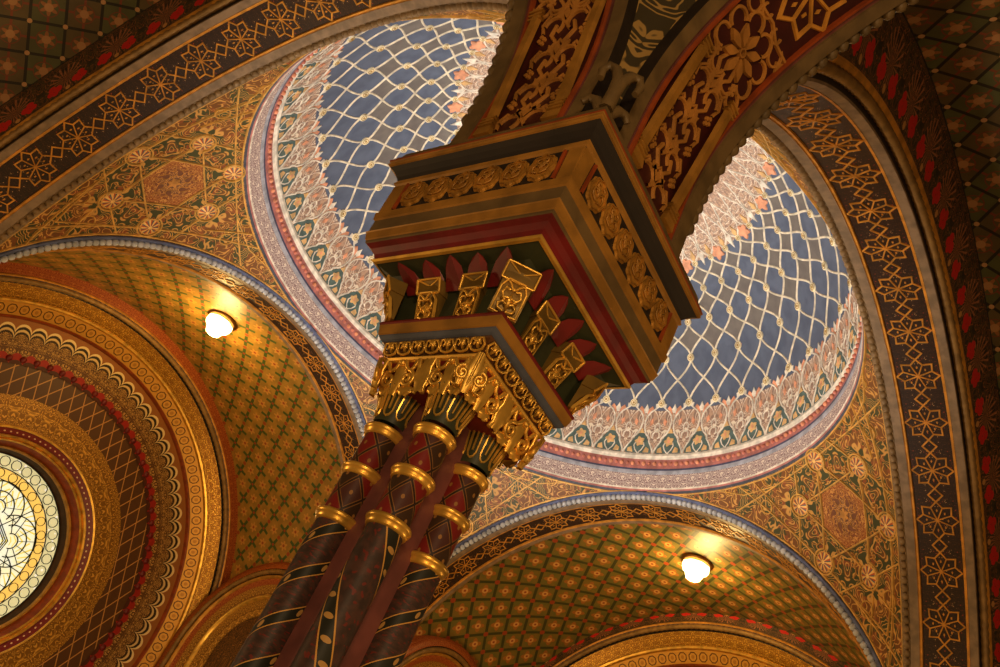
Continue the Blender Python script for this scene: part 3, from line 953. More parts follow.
# blind side arches on the flanks of the barrel vaults
def side_arch(label, pos, rz):
    R0 = thing('blind_arch', label, 'arch', (pos[0], pos[1], -.35), rz, 'blind arches on the vault flanks')
    def F(r, t, d):
        if abs(t) > pi/2 + 1e-6: return (math.copysign(r, t), d, -(abs(t) - pi/2) * 2.)
        return (r * sin(t), d, r * cos(t))
    def prt(name, prof, m):
        mb = MB(); P = []; U = []
        ts = [-pi/2 - 2.1, -pi/2 - 1., -pi/2 - .3] + [-pi/2 + pi * i / 90 for i in range(91)] + [pi/2 + .3, pi/2 + 1., pi/2 + 2.1]
        for t in ts:
            P.append([F(r, t, d) for r, d in prof]); v = 0; ur = []
            for i, (r, d) in enumerate(prof):
                if i: v += hypot(r - prof[i-1][0], d - prof[i-1][1])
                ur.append((t * 1.8, v))
            U.append(ur)
        mb.grid(P, U, 0, True); mb.build(name, m, R0)
    prt('outer_border', [(1.80, 1.0), (1.80, 0), (1.66, -.01)], orange_m)
    prt('dark_groove', [(1.66, -.01), (1.65, .05), (1.56, .05)], black)
    mb = MB(); P = []
    for i in range(265):
        tt = -pi/2 - .72 + (pi + 1.44) * i / 264; k = .042 * (1.14 if i % 2 else .88)
        P.append([F(1.605 + k*cos(w), tt, .0 + k*sin(w)) for w in [2*pi*j/8 for j in range(8)]])
    mb.grid(P, None, 0, True, cv=True); mb.build('rope_moulding', ropem, R0)
    prt('gold_roll', [(1.56, .05), (1.545, .01), (1.52, .01), (1.50, .06)], giltd)
    prt('red_band', [(1.50, .06), (1.40, .09)], orange_m)
    prt('brown_band', [(1.40, .09), (1.22, .14)], gfil_m)
    prt('inner_gold_fillet', [(1.22, .13), (1.20, .10), (1.17, .11), (1.15, .17)], gilt)
    prt('filigree_band', [(1.15, .17), (.86, .22)], gfil_m)
    mb = MB(); P = []; U = []
    for t in [-pi/2 - 2.1, -pi/2 - .3] + [-pi/2 + pi * i / 40 for i in range(41)] + [pi/2 + .3, pi/2 + 2.1]:
        P.append([F(r, t, .23) for r in (.02, .5, .88)]); U.append([(r * sin(t), r * cos(t)) for r in (.02, .5, .88)])
    mb.grid(P, U, 0, False); mb.build('painted_panel', side_m, R0)
    return R0
sB = side_arch('small blind arch beside the spiral shafts at the foot of the gold vault', (3.70, 6.30), -pi/2)
sA = side_arch('small blind arch at the lower left corner of the right lamp lit vault', (6.10, 3.70), 0)

# ------------------------------------------------------------------ ceiling lamps
def lamp(label, pos, tilt=0):
    R0 = thing('ceiling_lamp', label, 'lamp', pos, 0, 'lamps on the vault crowns')
    def lathe(name, prof, m, n=28, flute=0.):
        mb = MB(); P = [[(r * (1 + flute * cos(8 * 2*pi*k/n * 1.)) * cos(2*pi*k/n), r * (1 + flute * cos(8 * 2*pi*k/n)) * sin(2*pi*k/n), z) for r, z in prof] for k in range(n)]
        mb.grid(P, None, 0, True, cu=True); return mb.build(name, m, R0)
    lathe('brass_mount', [(.001, .02), (.20, .02), (.265, 0), (.265, -.035), (.215, -.05), (.19, -.045), (.18, -.07), (.15, -.07)], brass)
    lathe('glass_shade', [(.17, -.05), (.225, -.08), (.23, -.12), (.205, -.17), (.16, -.21), (.14, -.26), (.12, -.31), (.06, -.34), (.001, -.345)], bulb_m, 32, .03)
    return R0
lamp('lit ceiling lamp on the gold vault near the rose window', (-.27, 6.07, 3.69))
lamp('lit ceiling lamp on the green lattice vault at lower right', (6.17, -.09, 3.69))

# ------------------------------------------------------------------ arches springing from the column
A2, B2, NX, NZ = 2.26, 1.92, 4.89, -.59
NT = 400
_np = [(NX + A2 * (1 - cos(pi * i / NT)), NZ + B2 * sin(pi * i / NT)) for i in range(NT + 1)]
_ns = [0.]
for i in range(NT): _ns.append(_ns[-1] + hypot(_np[i+1][0] - _np[i][0], _np[i+1][1] - _np[i][1]))
def near_pt(l):
    if l <= 0: return NX, NZ + l, (1., 0.)
    if l >= _ns[-1]: return _np[-1][0], NZ - (l - _ns[-1]), (-1., 0.)
    lo, hi = 0, NT
    while hi - lo > 1:
        k = (lo + hi) // 2
        if _ns[k] <= l: lo = k
        else: hi = k
    f = (l - _ns[lo]) / (_ns[hi] - _ns[lo])
    x = _np[lo][0] + f * (_np[hi][0] - _np[lo][0]); z = _np[lo][1] + f * (_np[hi][1] - _np[lo][1])
    t = pi * (lo + f) / NT; nx, nz = cos(t) / A2, -sin(t) / B2; q = hypot(nx, nz)
    return x, z, (nx / q, nz / q)          # normal points into the opening (away from column, downward)
def near_map(which):
    def F(l, w, h):
        x, z, (nx, nz) = near_pt(l)
        d = x + nx * h; zz = z + nz * h
        return (-d, -PC + w, zz) if which == 1 else (-PC + w, -d, zz)
    return F
NL = _ns[-1]
def near_arch(which, label):
    R0 = thing('springing_arch', label, 'arch', (0, 0, 0), 0, 'arches springing from the column')
    F = near_map(which)
    ls = [-.26, -.1] + [NL * i / 110 for i in range(111)] + [NL + .3]
    def strip(mb, prof, m=0):
        P = [[F(l, w, h) for w, h in prof] for l in ls]
        U = [[(l, w) for w, h in prof] for l in ls]
        mb.grid(P, U, m, False, flip=(which == 2))
    def prt(name, prof, m):
        mb = MB(); strip(mb, prof); return mb.build(name, m, R0)
    prt('panel_ground', [(.195, -.02), (-.195, -.02)], mat('dark_red_panel_ground', (62, 22, 16), .45) if 'dark_red_panel_ground' not in MATS else MATS['dark_red_panel_ground'])
    mb = MB()
    for s in (1, -1): strip(mb, [(s*.286, 0), (s*.225, 0), (s*.222, -.012)])
    mb.build('drab_trim', drab, R0)
    mb = MB()
    for s in (1, -1): strip(mb, [(s*.222, -.012), (s*.205, -.014), (s*.203, -.006)])
    mb.build('russet_line', maroon, R0)
    mb = MB()
    for s in (1, -1): strip(mb, [(s*.205, -.008), (s*.198, .002), (s*.188, .002), (s*.184, -.02)])
    mb.build('gold_line', russet, R0)
    prt('dome_side_reveal', [(.286, 0), (.292, -.03), (.30, -.05), (.34, -.05), (.345, -.09)], black)
    prt('bay_side_reveal', [(-.286, 0), (-.288, -.02), (-.289, -.07)], black)
    mb = MB(); n = int(NL / .06)
    for i in range(n + 1):
        l = i * NL / n
        c = F(l, .312, -.03); mb.sphere(c, .030, 8, 5)
    mb.build('scalloped_edge', drab, R0)
    # carved ornament
    G = F; g = MB(); hh = .010; b0 = -.022
    def R(p, w, h=hh, cl=False): g.ribbon(p, w, G, h - .02, cl, h0=b0)
    def Pp(p, h=hh): g.plate(p, G, h - .02, h0=b0)
    R([(-.19, -.185), (-.19, .185)], .018)
    pil = MB()
    for s in (1, -1):
        pil.ribbon([(-.14, s*.152), (.56, s*.152)], .05, G, -.004, h0=b0)
        for l in (-.12, -.10, -.08, .51, .53, .55): pil.ribbon([(l, s*.118), (l, s*.186)], .012, G, .006, h0=b0)
        pil.plate([(-.175, s*.112), (-.13, s*.12), (-.13, s*.186), (-.175, s*.19)], G, .002, h0=b0)
    pil.build('pilaster_strips', gbrown, R0)
    def arc(c, r, a0, a1, w, n=12): R(circle_pts(c, r, n, a0, a1), w)
    for i, l in enumerate((-.12, .07, .26, .45)):
        for s in (1, -1):
            arc((l, s*.055), .045, -s*2.6, s*1.4, .016)
            R([(l + .04, s*.05), (l + .09, s*.02), (l + .14, s*.055), (l + .19, s*.04)], .018)
            R([(l - .03, s*.10), (l + .02, s*.112), (l + .06, s*.085), (l + .05, s*.07)], .014)
            for q in ((.11, .092), (.125, .108), (.13, .085), (.145, .1)):
                Pp(circle_pts((l + q[0], s*q[1]), .010, 7)[:-1])
            Pp([(l + .015, s*.012), (l + .05, s*.045), (l + .085, s*.05), (l + .06, s*.015)])
        R([(l + .0, 0), (l + .05, .035), (l + .10, 0), (l + .05, -.035)], .012, hh, True)
        Pp([(l + .02, 0), (l + .05, .018), (l + .08, 0), (l + .05, -.018)])
    # eight-petalled flower with a lobed frame
    fc = .70
    for k in range(8):
        a = k * pi / 4; ca, sa = cos(a), sin(a)
        def T(p): return (fc + p[0]*ca - p[1]*sa, p[0]*sa + p[1]*ca)
        Pp([T(p) for p in ((.018, 0), (.045, .014), (.075, .022), (.098, .012), (.118, 0), (.098, -.012), (.075, -.022), (.045, -.014))], .016)
        a2 = a + pi / 8
        R(circle_pts((fc + .135*cos(a2), .135*sin(a2)), .045, 10, a2 - 2.0, a2 + 2.0), .018)
    R(circle_pts((fc, 0), .017, 10)[:-1], .01, .018, True)
    for s in (1, -1):
        for l in (.56, .86):
            arc((l, s*.13), .04, 0, 4.4, .014); arc((l + (.04 if l > .7 else -.02), s*.06), .03, 1, 5.2, .014)
            Pp([(l, s*.15), (l + .03, s*.185), (l - .03, s*.185)])
    R([(.90, -.185), (.885, -.08), (.905, 0), (.885, .08), (.90, .185)], .018)
    g.build('carved_arabesque', mat('dull_gold_relief', (178, 122, 54), .5, .15) if 'dull_gold_relief' not in MATS else MATS['dull_gold_relief'], R0)
    mb = MB(); Fz = lambda a, b, h: F(a, b, h - .02)
    k = 0
    for lc in (1.13, 1.13 + .52, 1.13 + 1.04, 1.13 + 1.56):
        star_ribbons(mb, Fz, lc, 0, .185, .135, .022, .010)
        if lc > 1.2: diamond(mb, Fz, lc - .335, lc - .185, 0, .07, .022, .010)
    mb.build('gold_star_strapwork', gline, R0)
    return R0
nA1 = near_arch(1, 'dark carved arch springing up from the left face of the column block')
nA2 = near_arch(2, 'dark carved arch springing from the right face of the column block to the upper right')
# groin between the two springing arches
mb = MB(); P = []; U = []
for i in range(61):
    l = -.3 + (NL * .5 + .3) * i / 60
    a = Vector(near_map(1)(l, -.289, -.06)); b = Vector(near_map(2)(l, -.289, -.06))
    L = (b - a).length
    row = []; ur = []
    for j in range(13):
        t = j / 12; p = a.lerp(b, t); q = 4 * t * (1 - t) * .06 * min(1, L)
        row.append((p.x + q, p.y + q, p.z + q * .5)); ur.append(((t - .5) * L, l))
    P.append(row); U.append(ur)
mb.grid(P, U, 0, True)
gr = mb.build('pendentive', groin_m, None, (0, 0, ZO)); gr['label'] = 'dark foliage painted pendentive between the two carved arches above the column'; gr['category'] = 'pendentive'

# ------------------------------------------------------------------ the clustered column
CZ = 4.8
col_ = thing('clustered_pier', 'dark clustered column with gilded capital and square bracketed block', 'column', (-PC, -PC, -CZ))
def Z(z): return z + CZ
def sq(mb, prof, m=0, mats=None, flat=True):
    for i in range(len(prof) - 1):
        (s0, z0), (s1, z1) = prof[i], prof[i + 1]
        c0 = [(-s0, -s0, Z(z0)), (s0, -s0, Z(z0)), (s0, s0, Z(z0)), (-s0, s0, Z(z0))]
        c1 = [(-s1, -s1, Z(z1)), (s1, -s1, Z(z1)), (s1, s1, Z(z1)), (-s1, s1, Z(z1))]
        for k in range(4):
            q = (k + 1) % 4; b = len(mb.v)
            for p in (c0[k], c0[q], c1[q], c1[k]): mb.v.append(p)
            mb.face((b, b + 1, b + 2, b + 3), [(-s0, z0), (s0, z0), (s1, z1), (-s1, z1)], mats[i] if mats else m)
def sqpart(name, prof, m, cap=None):
    mb = MB(); sq(mb, prof)
    for c in (cap or ()):
        s, z = c; b = len(mb.v)
        for p in ((-s, -s, Z(z)), (s, -s, Z(z)), (s, s, Z(z)), (-s, s, Z(z))): mb.v.append(p)
        mb.face((b, b + 1, b + 2, b + 3))
    return mb.build(name, m, col_)
def side_map(k, s_of_z):
    def F(u, z, h):
        s, n_s, n_z = s_of_z(z)
        d = s + n_s * h; zz = Z(z + n_z * h)
        return [(-d, -u, zz), (u, -d, zz), (d, u, zz), (-u, d, zz)][k]
    return F
def lineS(p0, p1):
    (s0, z0), (s1, z1) = p0, p1; L = hypot(s1 - s0, z1 - z0); ns, nz = (z1 - z0) / L, -(s1 - s0) / L
    return lambda z: (s0 + (s1 - s0) * (z - z0) / (z1 - z0), ns, nz)
sqpart('plinth', [(.26, -4.8), (.26, -4.6), (.23, -4.57), (.23, -4.5), (.2, -4.45)], maroon, [(.2, -4.45)])
SX, SY = -.009, .014
mb = MB()
for s in (.092,):
    b = [( .092, -4.46), (.092, -1.80)]
    sq(mb, b)
for v_i, v in enumerate(mb.v): mb.v[v_i] = (v[0] + SX, v[1] + SY, v[2])
mb.build('core_pier', maroon, col_)
D, R_ = .1, .054
for ix, iy in ((-1, 1), (-1, -1), (1, -1), (1, 1)):
    cx, cy = ix * D + SX, iy * D + SY
    mb = MB(); n = 32
    def cyl(z0, z1, m, k, r0=R_, r1=R_):
        mb.grid([[((cx + (r0 + (r1 - r0) * j / k) * cos(2*pi*i/n)), cy + (r0 + (r1 - r0) * j / k) * sin(2*pi*i/n), Z(z0 + (z1 - z0) * j / k)) for j in range(k + 1)] for i in range(n + 1)],
                [[(i / n * fu, (z0 + (z1 - z0) * j / k) * fv) for j in range(k + 1)] for i in range(n + 1)], m, True)
    fu, fv = (1, 1) if (ix, iy) in ((-1, -1), (1, 1)) else (1, -2.9)
    cyl(-4.46, -2.245, 0, 12); fu = fv = 1; cyl(-2.245, -1.93, 1, 4)
    sh = mb.build('shaft', [shaft_m if (ix, iy) in ((-1, -1), (1, 1)) else shaft2_m, loz_m], col_)
    for z in (-2.245, -2.09, -1.945):
        t = MB(); P = []
        for i in range(40):
            a = 2 * pi * i / 40
            P.append([(cx + rr * cos(a), cy + rr * sin(a), Z(z + zz)) for rr, zz in ((.052, -.018), (.058, -.017), (.062, -.011), (.062, -.003), (.066, -.001), (.069, .006), (.067, .012), (.062, .015), (.052, .016))])
        t.grid(P, None, 0, True, cu=True); t.build('gilded_ring', gilt, sh)
    # bell of the small capital
    t = MB(); P = []
    pr_ = [(.055, -1.915), (.058, -1.88), (.062, -1.845), (.067, -1.82), (.075, -1.805), (.082, -1.795)]
    for i in range(33):
        a = 2 * pi * i / 32; P.append([(cx + r * cos(a), cy + r * sin(a), Z(z)) for r, z in pr_])
    t.grid(P, None, 0, True)
    cp = t.build('capital_bell', dgreen, col_)
    def bell(u, z, h):
        r = .055 + .010 * max(0, min(1, (z + 1.915) / .09)) + .016 * max(0, (z + 1.83) / .035) ** 2
        a = u / .062
        return (cx + (r + h) * cos(a), cy + (r + h) * sin(a), Z(z))
    t = MB()
    for i in range(9):
        u = i * 2 * pi * .062 / 9
        w = .0145
        t.ribbon([(u - w, -1.80), (u - w, -1.88), (u - w*.6, -1.894), (u, -1.899), (u + w*.6, -1.894), (u + w, -1.88), (u + w, -1.80)], .006, bell, .004)
        t.ribbon([(u, -1.80), (u, -1.875)], .005, bell, .004)
    t.build('gold_tongues', gilt, cp)
# gilded mass of the capital
mcol = mat('crimson_capital_ground', (112, 34, 22), .45)
sqpart('capital_block', [(.165, -1.815), (.168, -1.79), (.178, -1.75), (.193, -1.705)], mcol, [(.165, -1.815)])
def lv(F, mbx, u, z, ln, w, curl=.02):
    """pendent acanthus leaf: plate tipped outwards at its lower end"""
    P = []
    for i in range(9):
        t = i / 8; ww = w * (sin(pi * (.12 + .8 * t)) ** .8) * (1 + .16 * cos(6 * pi * t)); out = .006 + curl * t ** 3 + .010 * sin(pi * t)
        zz = z - ln * t
        P.append([F(u - ww, zz, out * .5), F(u - ww * .5, zz, out + .004), F(u, zz, out - .002), F(u + ww * .5, zz, out + .004), F(u + ww, zz, out * .5)])
    mbx.grid(P, None, 0, True); 
def spiral(c, r, a0, turns, n=26, sg=1):
    return [(c[0] + r * (1 - .8 * i / n) * cos(a0 + sg * turns * 2 * pi * i / n), c[1] + r * (1 - .8 * i / n) * sin(a0 + sg * turns * 2 * pi * i / n)) for i in range(n + 1)]
capS = lineS((.165, -1.815), (.193, -1.705))
for k in range(4):
    F = side_map(k, capS); g = MB()
    for c in (-.1, .1):
        for sg in (-1, 1):
            pts = spiral((c + sg * .040, -1.775), .028, pi/2, 1.5, 26, -sg)
            g.tube([F(p[0], p[1], .014) for p in pts], .0075, 6)
            g.tube([F(c + sg * q[0], q[1], .010) for q in ((.012, -1.715), (.022, -1.735), (.040, -1.747), (.052, -1.735), (.060, -1.715))], .0075, 6)
            g.tube([F(c + sg * q[0], q[1], .012) for q in ((.068, -1.71), (.078, -1.74), (.074, -1.77), (.086, -1.80), (.082, -1.822))], .0085, 6)
            lv(F, g, c + sg * .04, -1.79, .04, .03, .012)
        lv(F, g, c, -1.705, .125, .022, .016)
        g.sphere(F(c, -1.72, .014), .012, 8, 5)
    lv(F, g, 0, -1.705, .115, .036, .014)
    g.build('carved_acanthus', gilt, col_)
for ix, iy in ((-1, 1), (-1, -1), (1, -1), (1, 1)):
    g = MB()
    def Fc(u, z, h):
        s, a, b = capS(z); d = s + .004
        return (ix * (d + h * .75) - iy * u * .7, iy * (d + h * .75) + ix * u * .7, Z(z))
    lv(Fc, g, 0, -1.70, .135, .026, .022)
    lv(Fc, g, -.026, -1.735, .085, .016, .02); lv(Fc, g, .026, -1.735, .085, .016, .02)
    g.tube([Fc(0, z, .012 + .01 * sin((z + 1.70) * -20)) for z in (-1.702, -1.73, -1.76, -1.79, -1.815)], .0045, 5)
    for sg in (-1, 1): g.tube([Fc(sg * q[0], q[1], .02) for q in spiral((.028, -1.78), .022, pi/2, 1.4, 22, -1)], .007, 6)
    g.build('corner_leaf', gilt, col_)
sqpart('gold_necking', [(.190, -1.712), (.199, -1.707), (.203, -1.700), (.199, -1.693), (.192, -1.692)], gilt)
sqpart('frieze', [(.193, -1.694), (.198, -1.67), (.220, -1.645)], mat('dark_frieze_ground', (84, 52, 26), .45))
frS = lineS((.196, -1.692), (.220, -1.645))
for k in range(4):
    F = side_map(k, frS); g = MB(); n = 7
    for i in range(n):
        u = -.205 + .41 * (i + .5) / n + 0; hw = .41 / n / 2
        g.tube([F(u + q[0] * hw, q[1], .006) for q in ((-1, -1.668), (-.7, -1.682), (-.2, -1.686), (.2, -1.686), (.7, -1.682), (1, -1.668))], .0045, 5)
        for sg in (-1, 1):
            g.tube([F(u + sg * hw * q[0], q[1], .006) for q in ((.95, -1.668), (.75, -1.652), (.35, -1.650), (.25, -1.662), (.5, -1.668))], .004, 5)
        g.plate([(u - hw * .45, -1.652), (u, -1.646), (u + hw * .45, -1.652), (u + hw * .2, -1.668), (u, -1.680), (u - hw * .2, -1.668)], F, .007, dome=.006)
    g.build('frieze_palmettes', gilt, col_)
sqpart('slate_band', [(.221, -1.645), (.228, -1.640), (.237, -1.630), (.237, -1.626)], slate)
sqpart('abacus', [(.237, -1.626), (.241, -1.624), (.248, -1.590)], gbrown)
sqpart('abacus_red_edge', [(.248, -1.590), (.252, -1.586), (.250, -1.578), (.22, -1.577)], crimson)
sqpart('bracket_wall', [(.222, -1.578), (.232, -1.48), (.250, -1.43), (.285, -1.395), (.335, -1.375)], dgreen)
# brackets
def bracket(Fm, corner=False):
    g = MB(); w = .042 if not corner else .046
    prof = [(.222, -1.577), (.230, -1.577), (.233, -1.555), (.240, -1.53), (.250, -1.508), (.263, -1.488), (.272, -1.476), (.274, -1.455), (.277, -1.434), (.236, -1.43)]
    n = len(prof)
    def at(u, s, z): return Fm(u, s, z)
    for sg in (-1, 1):
        b = len(g.v)
        for s, z in prof: g.vert(at(sg * w, s, z))
        g.face([b + i for i in (range(n) if sg > 0 else reversed(range(n)))])
    for i in range(n - 1):
        (s0, z0), (s1, z1) = prof[i], prof[i + 1]; b = len(g.v)
        for q in (at(-w, s0, z0), at(w, s0, z0), at(w, s1, z1), at(-w, s1, z1)): g.vert(q)
        g.face((b, b + 1, b + 2, b + 3))
    o = g.build('bracket', mat('olive_gold_bracket', (118, 92, 38), .42, .45) if 'olive_gold_bracket' not in MATS else MATS['olive_gold_bracket'], col_)
    # carved front: leaf and frame, then the faceted head
    f = MB()
    fp = [(.230, -1.577), (.233, -1.555), (.240, -1.53), (.250, -1.508), (.263, -1.488), (.272, -1.476)]
    LL = [0]
    for i in range(5): LL.append(LL[-1] + hypot(fp[i+1][0]-fp[i][0], fp[i+1][1]-fp[i][1]))
    def Ff(u, l, h):
        l = max(0, min(LL[-1] - 1e-6, l)); i = 0
        while i < 4 and l > LL[i + 1]: i += 1
        t = (l - LL[i]) / (LL[i+1] - LL[i]); s = fp[i][0] + t*(fp[i+1][0]-fp[i][0]); z = fp[i][1] + t*(fp[i+1][1]-fp[i][1])
        dx, dz = fp[i+1][0]-fp[i][0], fp[i+1][1]-fp[i][1]; q = hypot(dx, dz)
        return at(u, s + dz / q * h, z - dx / q * h)
    T = LL[-1]
    f.ribbon([(-w*.86, .004), (-w*.86, T*.75), (-w*.55, T*.96), (w*.55, T*.96), (w*.86, T*.75), (w*.86, .004), (0, -.0)], .006, Ff, .006, True)
    for sg in (-1, 1):
        f.tube([Ff(sg*q[0]*w, q[1]*T, .010) for q in ((.1, .08), (.5, .12), (.62, .26), (.35, .36), (.12, .3))], .0045, 5)
        f.tube([Ff(sg*q[0]*w, q[1]*T, .010) for q in ((.08, .5), (.45, .46), (.65, .58), (.5, .74), (.2, .7))], .0045, 5)
        f.tube([Ff(sg*q[0]*w, q[1]*T, .010) for q in ((.05, .72), (.3, .84), (.55, .9))], .004, 5)
        f.plate([(sg*w*.2, T*.38), (sg*w*.62, T*.42), (sg*w*.3, T*.52)], Ff, .009, dome=.004)
    f.plate([(0, T*.12), (w*.26, T*.4), (0, T*.66), (-w*.26, T*.4)], Ff, .008, dome=.008)
    f.sphere(Ff(0, T*.74, .008), .007, 7, 4)
    f.build('carved_leaf', gilt, o)
    hd = MB()
    a = w * 1.12
    c0 = [(-a, .266, -1.480), (a, .266, -1.480), (a, .286, -1.434), (-a, .286, -1.434)]
    b = len(hd.v)
    for p in c0: hd.vert(at(*p))
    m_ = hd.vert(at(0, .270, -1.452))
    for i in range(4): hd.face((b + i, b + (i + 1) % 4, m_))
    b2 = len(hd.v)
    for u, s, z in ((-a, .23, -1.480), (a, .23, -1.480), (a, .236, -1.430), (-a, .236, -1.430)): hd.vert(at(u, s, z))
    for i in range(4): hd.face((b + i, b2 + i, b2 + (i + 1) % 4, b + (i + 1) % 4))
    hd.ribbon([(-a*.9, 0), (a*.9, 0), (a*.62, 1), (a*.5, 1)], .005, lambda u, t, h: at(u, .292 + .02*t + h, -1.452 + .045*t), .005) if False else None
    hp = MB()
    for i in range(4):
        p0, p1 = c0[i], c0[(i + 1) % 4]
        hp.tube([at(p0[0], p0[1] + .001, p0[2]), at(p1[0], p1[1] + .001, p1[2])], .0045, 5)
        hp.tube([at(p0[0], p0[1] + .001, p0[2]), at(0, .271, -1.452)], .0035, 5)
    hp.build('head_edges', gilt, o)
    hd.build('bracket_head', MATS['olive_gold_bracket'], o)
    return o
for k in range(4):
    for u in (-1/3, 1/3):
        def Fm(uu, s, z, k=k, u=u):
            q = u * s + uu
            return [(-s, -q, Z(z)), (q, -s, Z(z)), (s, q, Z(z)), (-q, s, Z(z))][k]
        bracket(Fm)
    # crimson niches between and above the brackets
    for u, wv, top in ((-.68, .036, 1.), (0, .036, 1.), (.68, .036, 1.), (-1/3, .040, .93), (1/3, .040, .93)):
        g = MB()
        pts = [(-wv, .243, -1.455), (wv, .243, -1.455), (wv * 1.05, .268, -1.418), (wv * .9, .295, -1.398), (wv * .5, .318, -1.387), (0, .332, -1.380), (-wv * .5, .318, -1.387), (-wv * .9, .295, -1.398), (-wv * 1.05, .268, -1.418)]
        b = len(g.v)
        for q, s, z in pts:
            s = .25 + (s - .25) * top; q += u * s; s += .005; z -= .006
            g.vert([(-s, -q, Z(z)), (q, -s, Z(z)), (s, q, Z(z)), (-q, s, Z(z))][k])
        g.face(list(range(b, b + len(pts))))
        g.build('crimson_niche', crimson, col_)
for ix, iy in ((-1, 1), (-1, -1), (1, -1), (1, 1)):
    def Fm(uu, s, z): return (ix * (s * 1.0) - iy * uu * .72, iy * (s * 1.0) + ix * uu * .72, Z(z))
    bracket(Fm, True)
sqpart('gold_bead_edge', [(.335, -1.378), (.345, -1.376), (.350, -1.368), (.346, -1.361)], gilt)
sqpart('crimson_cove', [(.346, -1.361), (.352, -1.345), (.366, -1.328), (.384, -1.318)], crimson)
sqpart('drab_fillet', [(.384, -1.318), (.388, -1.315), (.388, -1.306)], drab)
sqpart('lower_gold_fascia', [(.388, -1.306), (.392, -1.303), (.399, -1.276), (.402, -1.272)], gbrown)
sqpart('drab_fascia', [(.396, -1.272), (.398, -1.212)], drab)
sqpart('upper_gold_fascia', [(.398, -1.212), (.404, -1.208), (.408, -1.178), (.404, -1.174)], gbrown)
sqpart('panel_ground', [(.398, -1.176), (.404, -1.028)], black)
pnS = lineS((.398, -1.176), (.404, -1.028))
for k in range(4):
    F = side_map(k, pnS)
    g = MB(); g2 = MB()
    for sg in (-1, 1):
        g.plate([(sg*.404, -1.175), (sg*.345, -1.175), (sg*.345, -1.03), (sg*.404, -1.03)], F, .006)
        g2.ribbon([(sg*.333, -1.17), (sg*.333, -1.035)], .012, F, .010)
    g.build('corner_strip', gbrown, col_); g2.build('panel_frame_line', russet, col_)
    for i in range(6):
        u = -.27 + .108 * i; c = (u, -1.102)
        m1 = MB()
        m1.plate([(c[0] + .052*(1 + .07*cos(8*a))*cos(a), c[1] + .062*(1 + .07*cos(8*a))*sin(a)) for a in [2*pi*q/40 for q in range(40)]], F, .008)
        o = m1.build('medallion', giltd, col_)
        m2 = MB()
        m2.ribbon([(c[0] + .046*(1 + .07*cos(8*a))*cos(a), c[1] + .055*(1 + .07*cos(8*a))*sin(a)) for a in [2*pi*q/40 for q in range(40)]], .006, F, .014, True)
        for sg in (-1, 1):
            m2.tube([F(c[0] + sg*q[0], c[1] + q[1], .012) for q in ((.004, -.03), (.026, -.022), (.03, .0), (.016, .012), (.008, .0))], .004, 5)
            m2.tube([F(c[0] + sg*q[0], c[1] + q[1], .012) for q in ((.004, .012), (.02, .02), (.022, .034), (.008, .036))], .004, 5)
        m2.plate([(c[0], c[1] - .016), (c[0] + .01, c[1] + .004), (c[0], c[1] + .026), (c[0] - .01, c[1] + .004)], F, .013, dome=.004)
        m2.build('medallion_relief', gbrown, o)
sqpart('gold_upper_bead', [(.404, -1.028), (.411, -1.022), (.414, -1.014), (.410, -1.008), (.412, -1.004), (.409, -1.0)], gbrown)
sqpart('black_cove', [(.408, -1.0), (.416, -.985), (.430, -.965), (.446, -.952)], black)
sqpart('top_moulding', [(.446, -.952), (.452, -.950), (.456, -.943), (.453, -.934), (.456, -.930)], gbrown)
sqpart('top_red_line', [(.456, -.930), (.458, -.924), (.454, -.918)], russet)
sqpart('top_cap', [(.454, -.918), (.450, -.905), (.44, -.90), (.432, -.86), (.40, -.855)], drab, [(.40, -.855)])
# leaf at the foot of the groin
g = MB()
for sg in (-1, 1):
    def Lf(a, z, h): return (-.41 + (a if sg > 0 else 0) * .9 - h * .5, -.41 + (a if sg < 0 else 0) * .9 - h * .5, Z(z))
    g.tube([Lf(q[0], q[1], q[2]) for q in ((.0, -.86, .02), (.0, -.78, .03), (.01, -.70, .03), (.04, -.64, .04), (.09, -.62, .07), (.11, -.66, .09), (.10, -.70, .08))], lambda t: .022 * (1 - .6 * t) + .004, 7)
    g.tube([Lf(q[0], q[1], q[2]) for q in ((.02, -.86, .02), (.06, -.80, .03), (.10, -.78, .04), (.13, -.80, .05))], lambda t: .018 * (1 - .6 * t) + .004, 7)
g.build('corner_acroterion', drab, col_)

# plain piers carrying the other three corners of the dome bay
for k, (x, y) in enumerate(((-PC, PC), (PC, PC), (PC, -PC))):
    mb = MB(); prof = [(.26, -4.8), (.26, -4.55), (.17, -4.45), (.15, -1.95), (.2, -1.7), (.25, -1.6), (.24, -1.55), (.34, -1.38), (.4, -1.28), (.41, -1.0), (.45, -.95), (.45, -.9), (.4, -.86)]
    sq(mb, prof, 0, [1, 1, 1, 2, 0, 0, 2, 0, 0, 3, 0, 0])
    struct(mb.build('wall_pier', [gbrown, maroon, giltd, black], None, (x, y, 0)), ['maroon and gilt pier under the left pendentive', 'maroon and gilt pier behind the clustered column', 'maroon and gilt pier under the right pendentive'][k], 'pier')
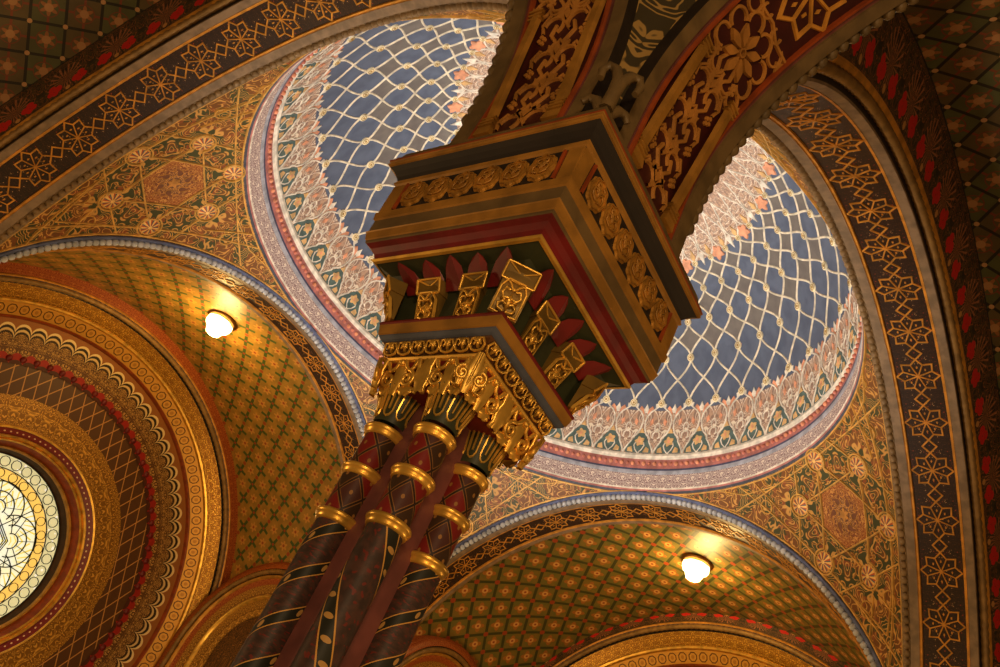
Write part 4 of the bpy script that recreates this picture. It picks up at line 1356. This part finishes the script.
# ------------------------------------------------------------------ camera, light, view
cam = bpy.data.cameras.new('camera'); co = bpy.data.objects.new('camera', cam); COL.objects.link(co)
cam.sensor_width = 36; cam.lens = 867.83 / 1000 * 36; cam.clip_start = .05
Rr = Matrix(((.464, -.803, .373), (.683, .056, -.728), (.564, .593, .575)))
def rodr(a):
    a = Vector(a); t = a.length; k = a / t
    K = Matrix(((0, -k.z, k.y), (k.z, 0, -k.x), (-k.y, k.x, 0)))
    return Matrix.Identity(3) + sin(t) * K + (1 - cos(t)) * (K @ K)
Rr = rodr((1.0072653634, -.1455376298, 1.1335706257))
M = Matrix((Rr[0], -Rr[1], -Rr[2])).transposed().to_4x4()
M.translation = Vector((-6.15068820, -6.25191859, -3.09835033 + ZO))
co.matrix_world = M
SC.camera = co
def light(name, typ, loc, e, col, size=.3, rot=None, spot=None, blend=.5):
    l = bpy.data.lights.new(name, typ); l.energy = e; l.color = tuple(lin(col))
    if typ == 'AREA': l.shape = 'DISK'; l.size = size
    else: l.shadow_soft_size = size
    if typ == 'SPOT': l.spot_size = spot or 1.2; l.spot_blend = blend
    o = bpy.data.objects.new(name, l); COL.objects.link(o); o.location = (loc[0], loc[1], loc[2] + ZO)
    if rot: o.rotation_euler = Vector(rot).to_track_quat('-Z', 'Y').to_euler()
    return o
WARM = (255, 206, 140)
light('dome_fill', 'AREA', (0, 0, -1.5), 295, (255, 247, 236), 3.0, (0, 0, 1)).data.spread = radians(100)  # added neutral disk shining up into the dome, not a window
light('crossing_fill', 'POINT', (.3, .3, -2.2), 410, (255, 210, 140), .5)  # added warm fill for the pendentives, no fixture here
light('apse_lamp_glow_rear', 'POINT', (-.27, 6.07, 3.25), 95, (255, 208, 124), .14)
light('apse_lamp_glow_side', 'POINT', (6.17, -.09, 3.25), 95, (255, 208, 124), .14)
light('hall_fill', 'POINT', (-8.6, -8.2, -1.6), 340, (255, 212, 156), .5)  # added frontal fill behind the camera for column block and near arches
light('hall_side_fill', 'POINT', (-5.2, -8.6, -3.4), 150, (255, 206, 140), .25)  # added unseen fill low in the camera bay, no fixture
light('hall_low_fill', 'POINT', (-7.4, -7.0, -4.0), 105, (255, 206, 140), .25)  # added low fill brightening the undersides of block and springing arches
light('rear_vault_fill', 'POINT', (-1.5, 6.0, -2.6), 130, (255, 212, 140), .4)  # unseen fill under the rose window vault, besides its ceiling lamp
light('side_vault_fill', 'POINT', (6.0, 1.5, -2.6), 85, (255, 206, 130), .4)  # unseen fill under the lattice vault, besides its ceiling lamp
light('left_aisle_fill', 'POINT', (-8.2, 1.0, -2.6), 270, (255, 206, 140), .4)  # added unseen fill for the upper left vault and border
light('right_aisle_fill', 'POINT', (1.0, -8.2, -2.6), 140, (255, 206, 140), .4)  # added unseen fill for the upper right vault and border
w = bpy.data.worlds.new('world'); SC.world = w; w.use_nodes = True
w.node_tree.nodes['Background'].inputs[0].default_value = (*lin((190, 150, 110)), 1)
w.node_tree.nodes['Background'].inputs[1].default_value = .12
SC.view_settings.view_transform = 'Standard'; SC.view_settings.look = 'None'
SC.view_settings.exposure = 0; SC.view_settings.gamma = 1; SC.view_settings.use_curve_mapping = False
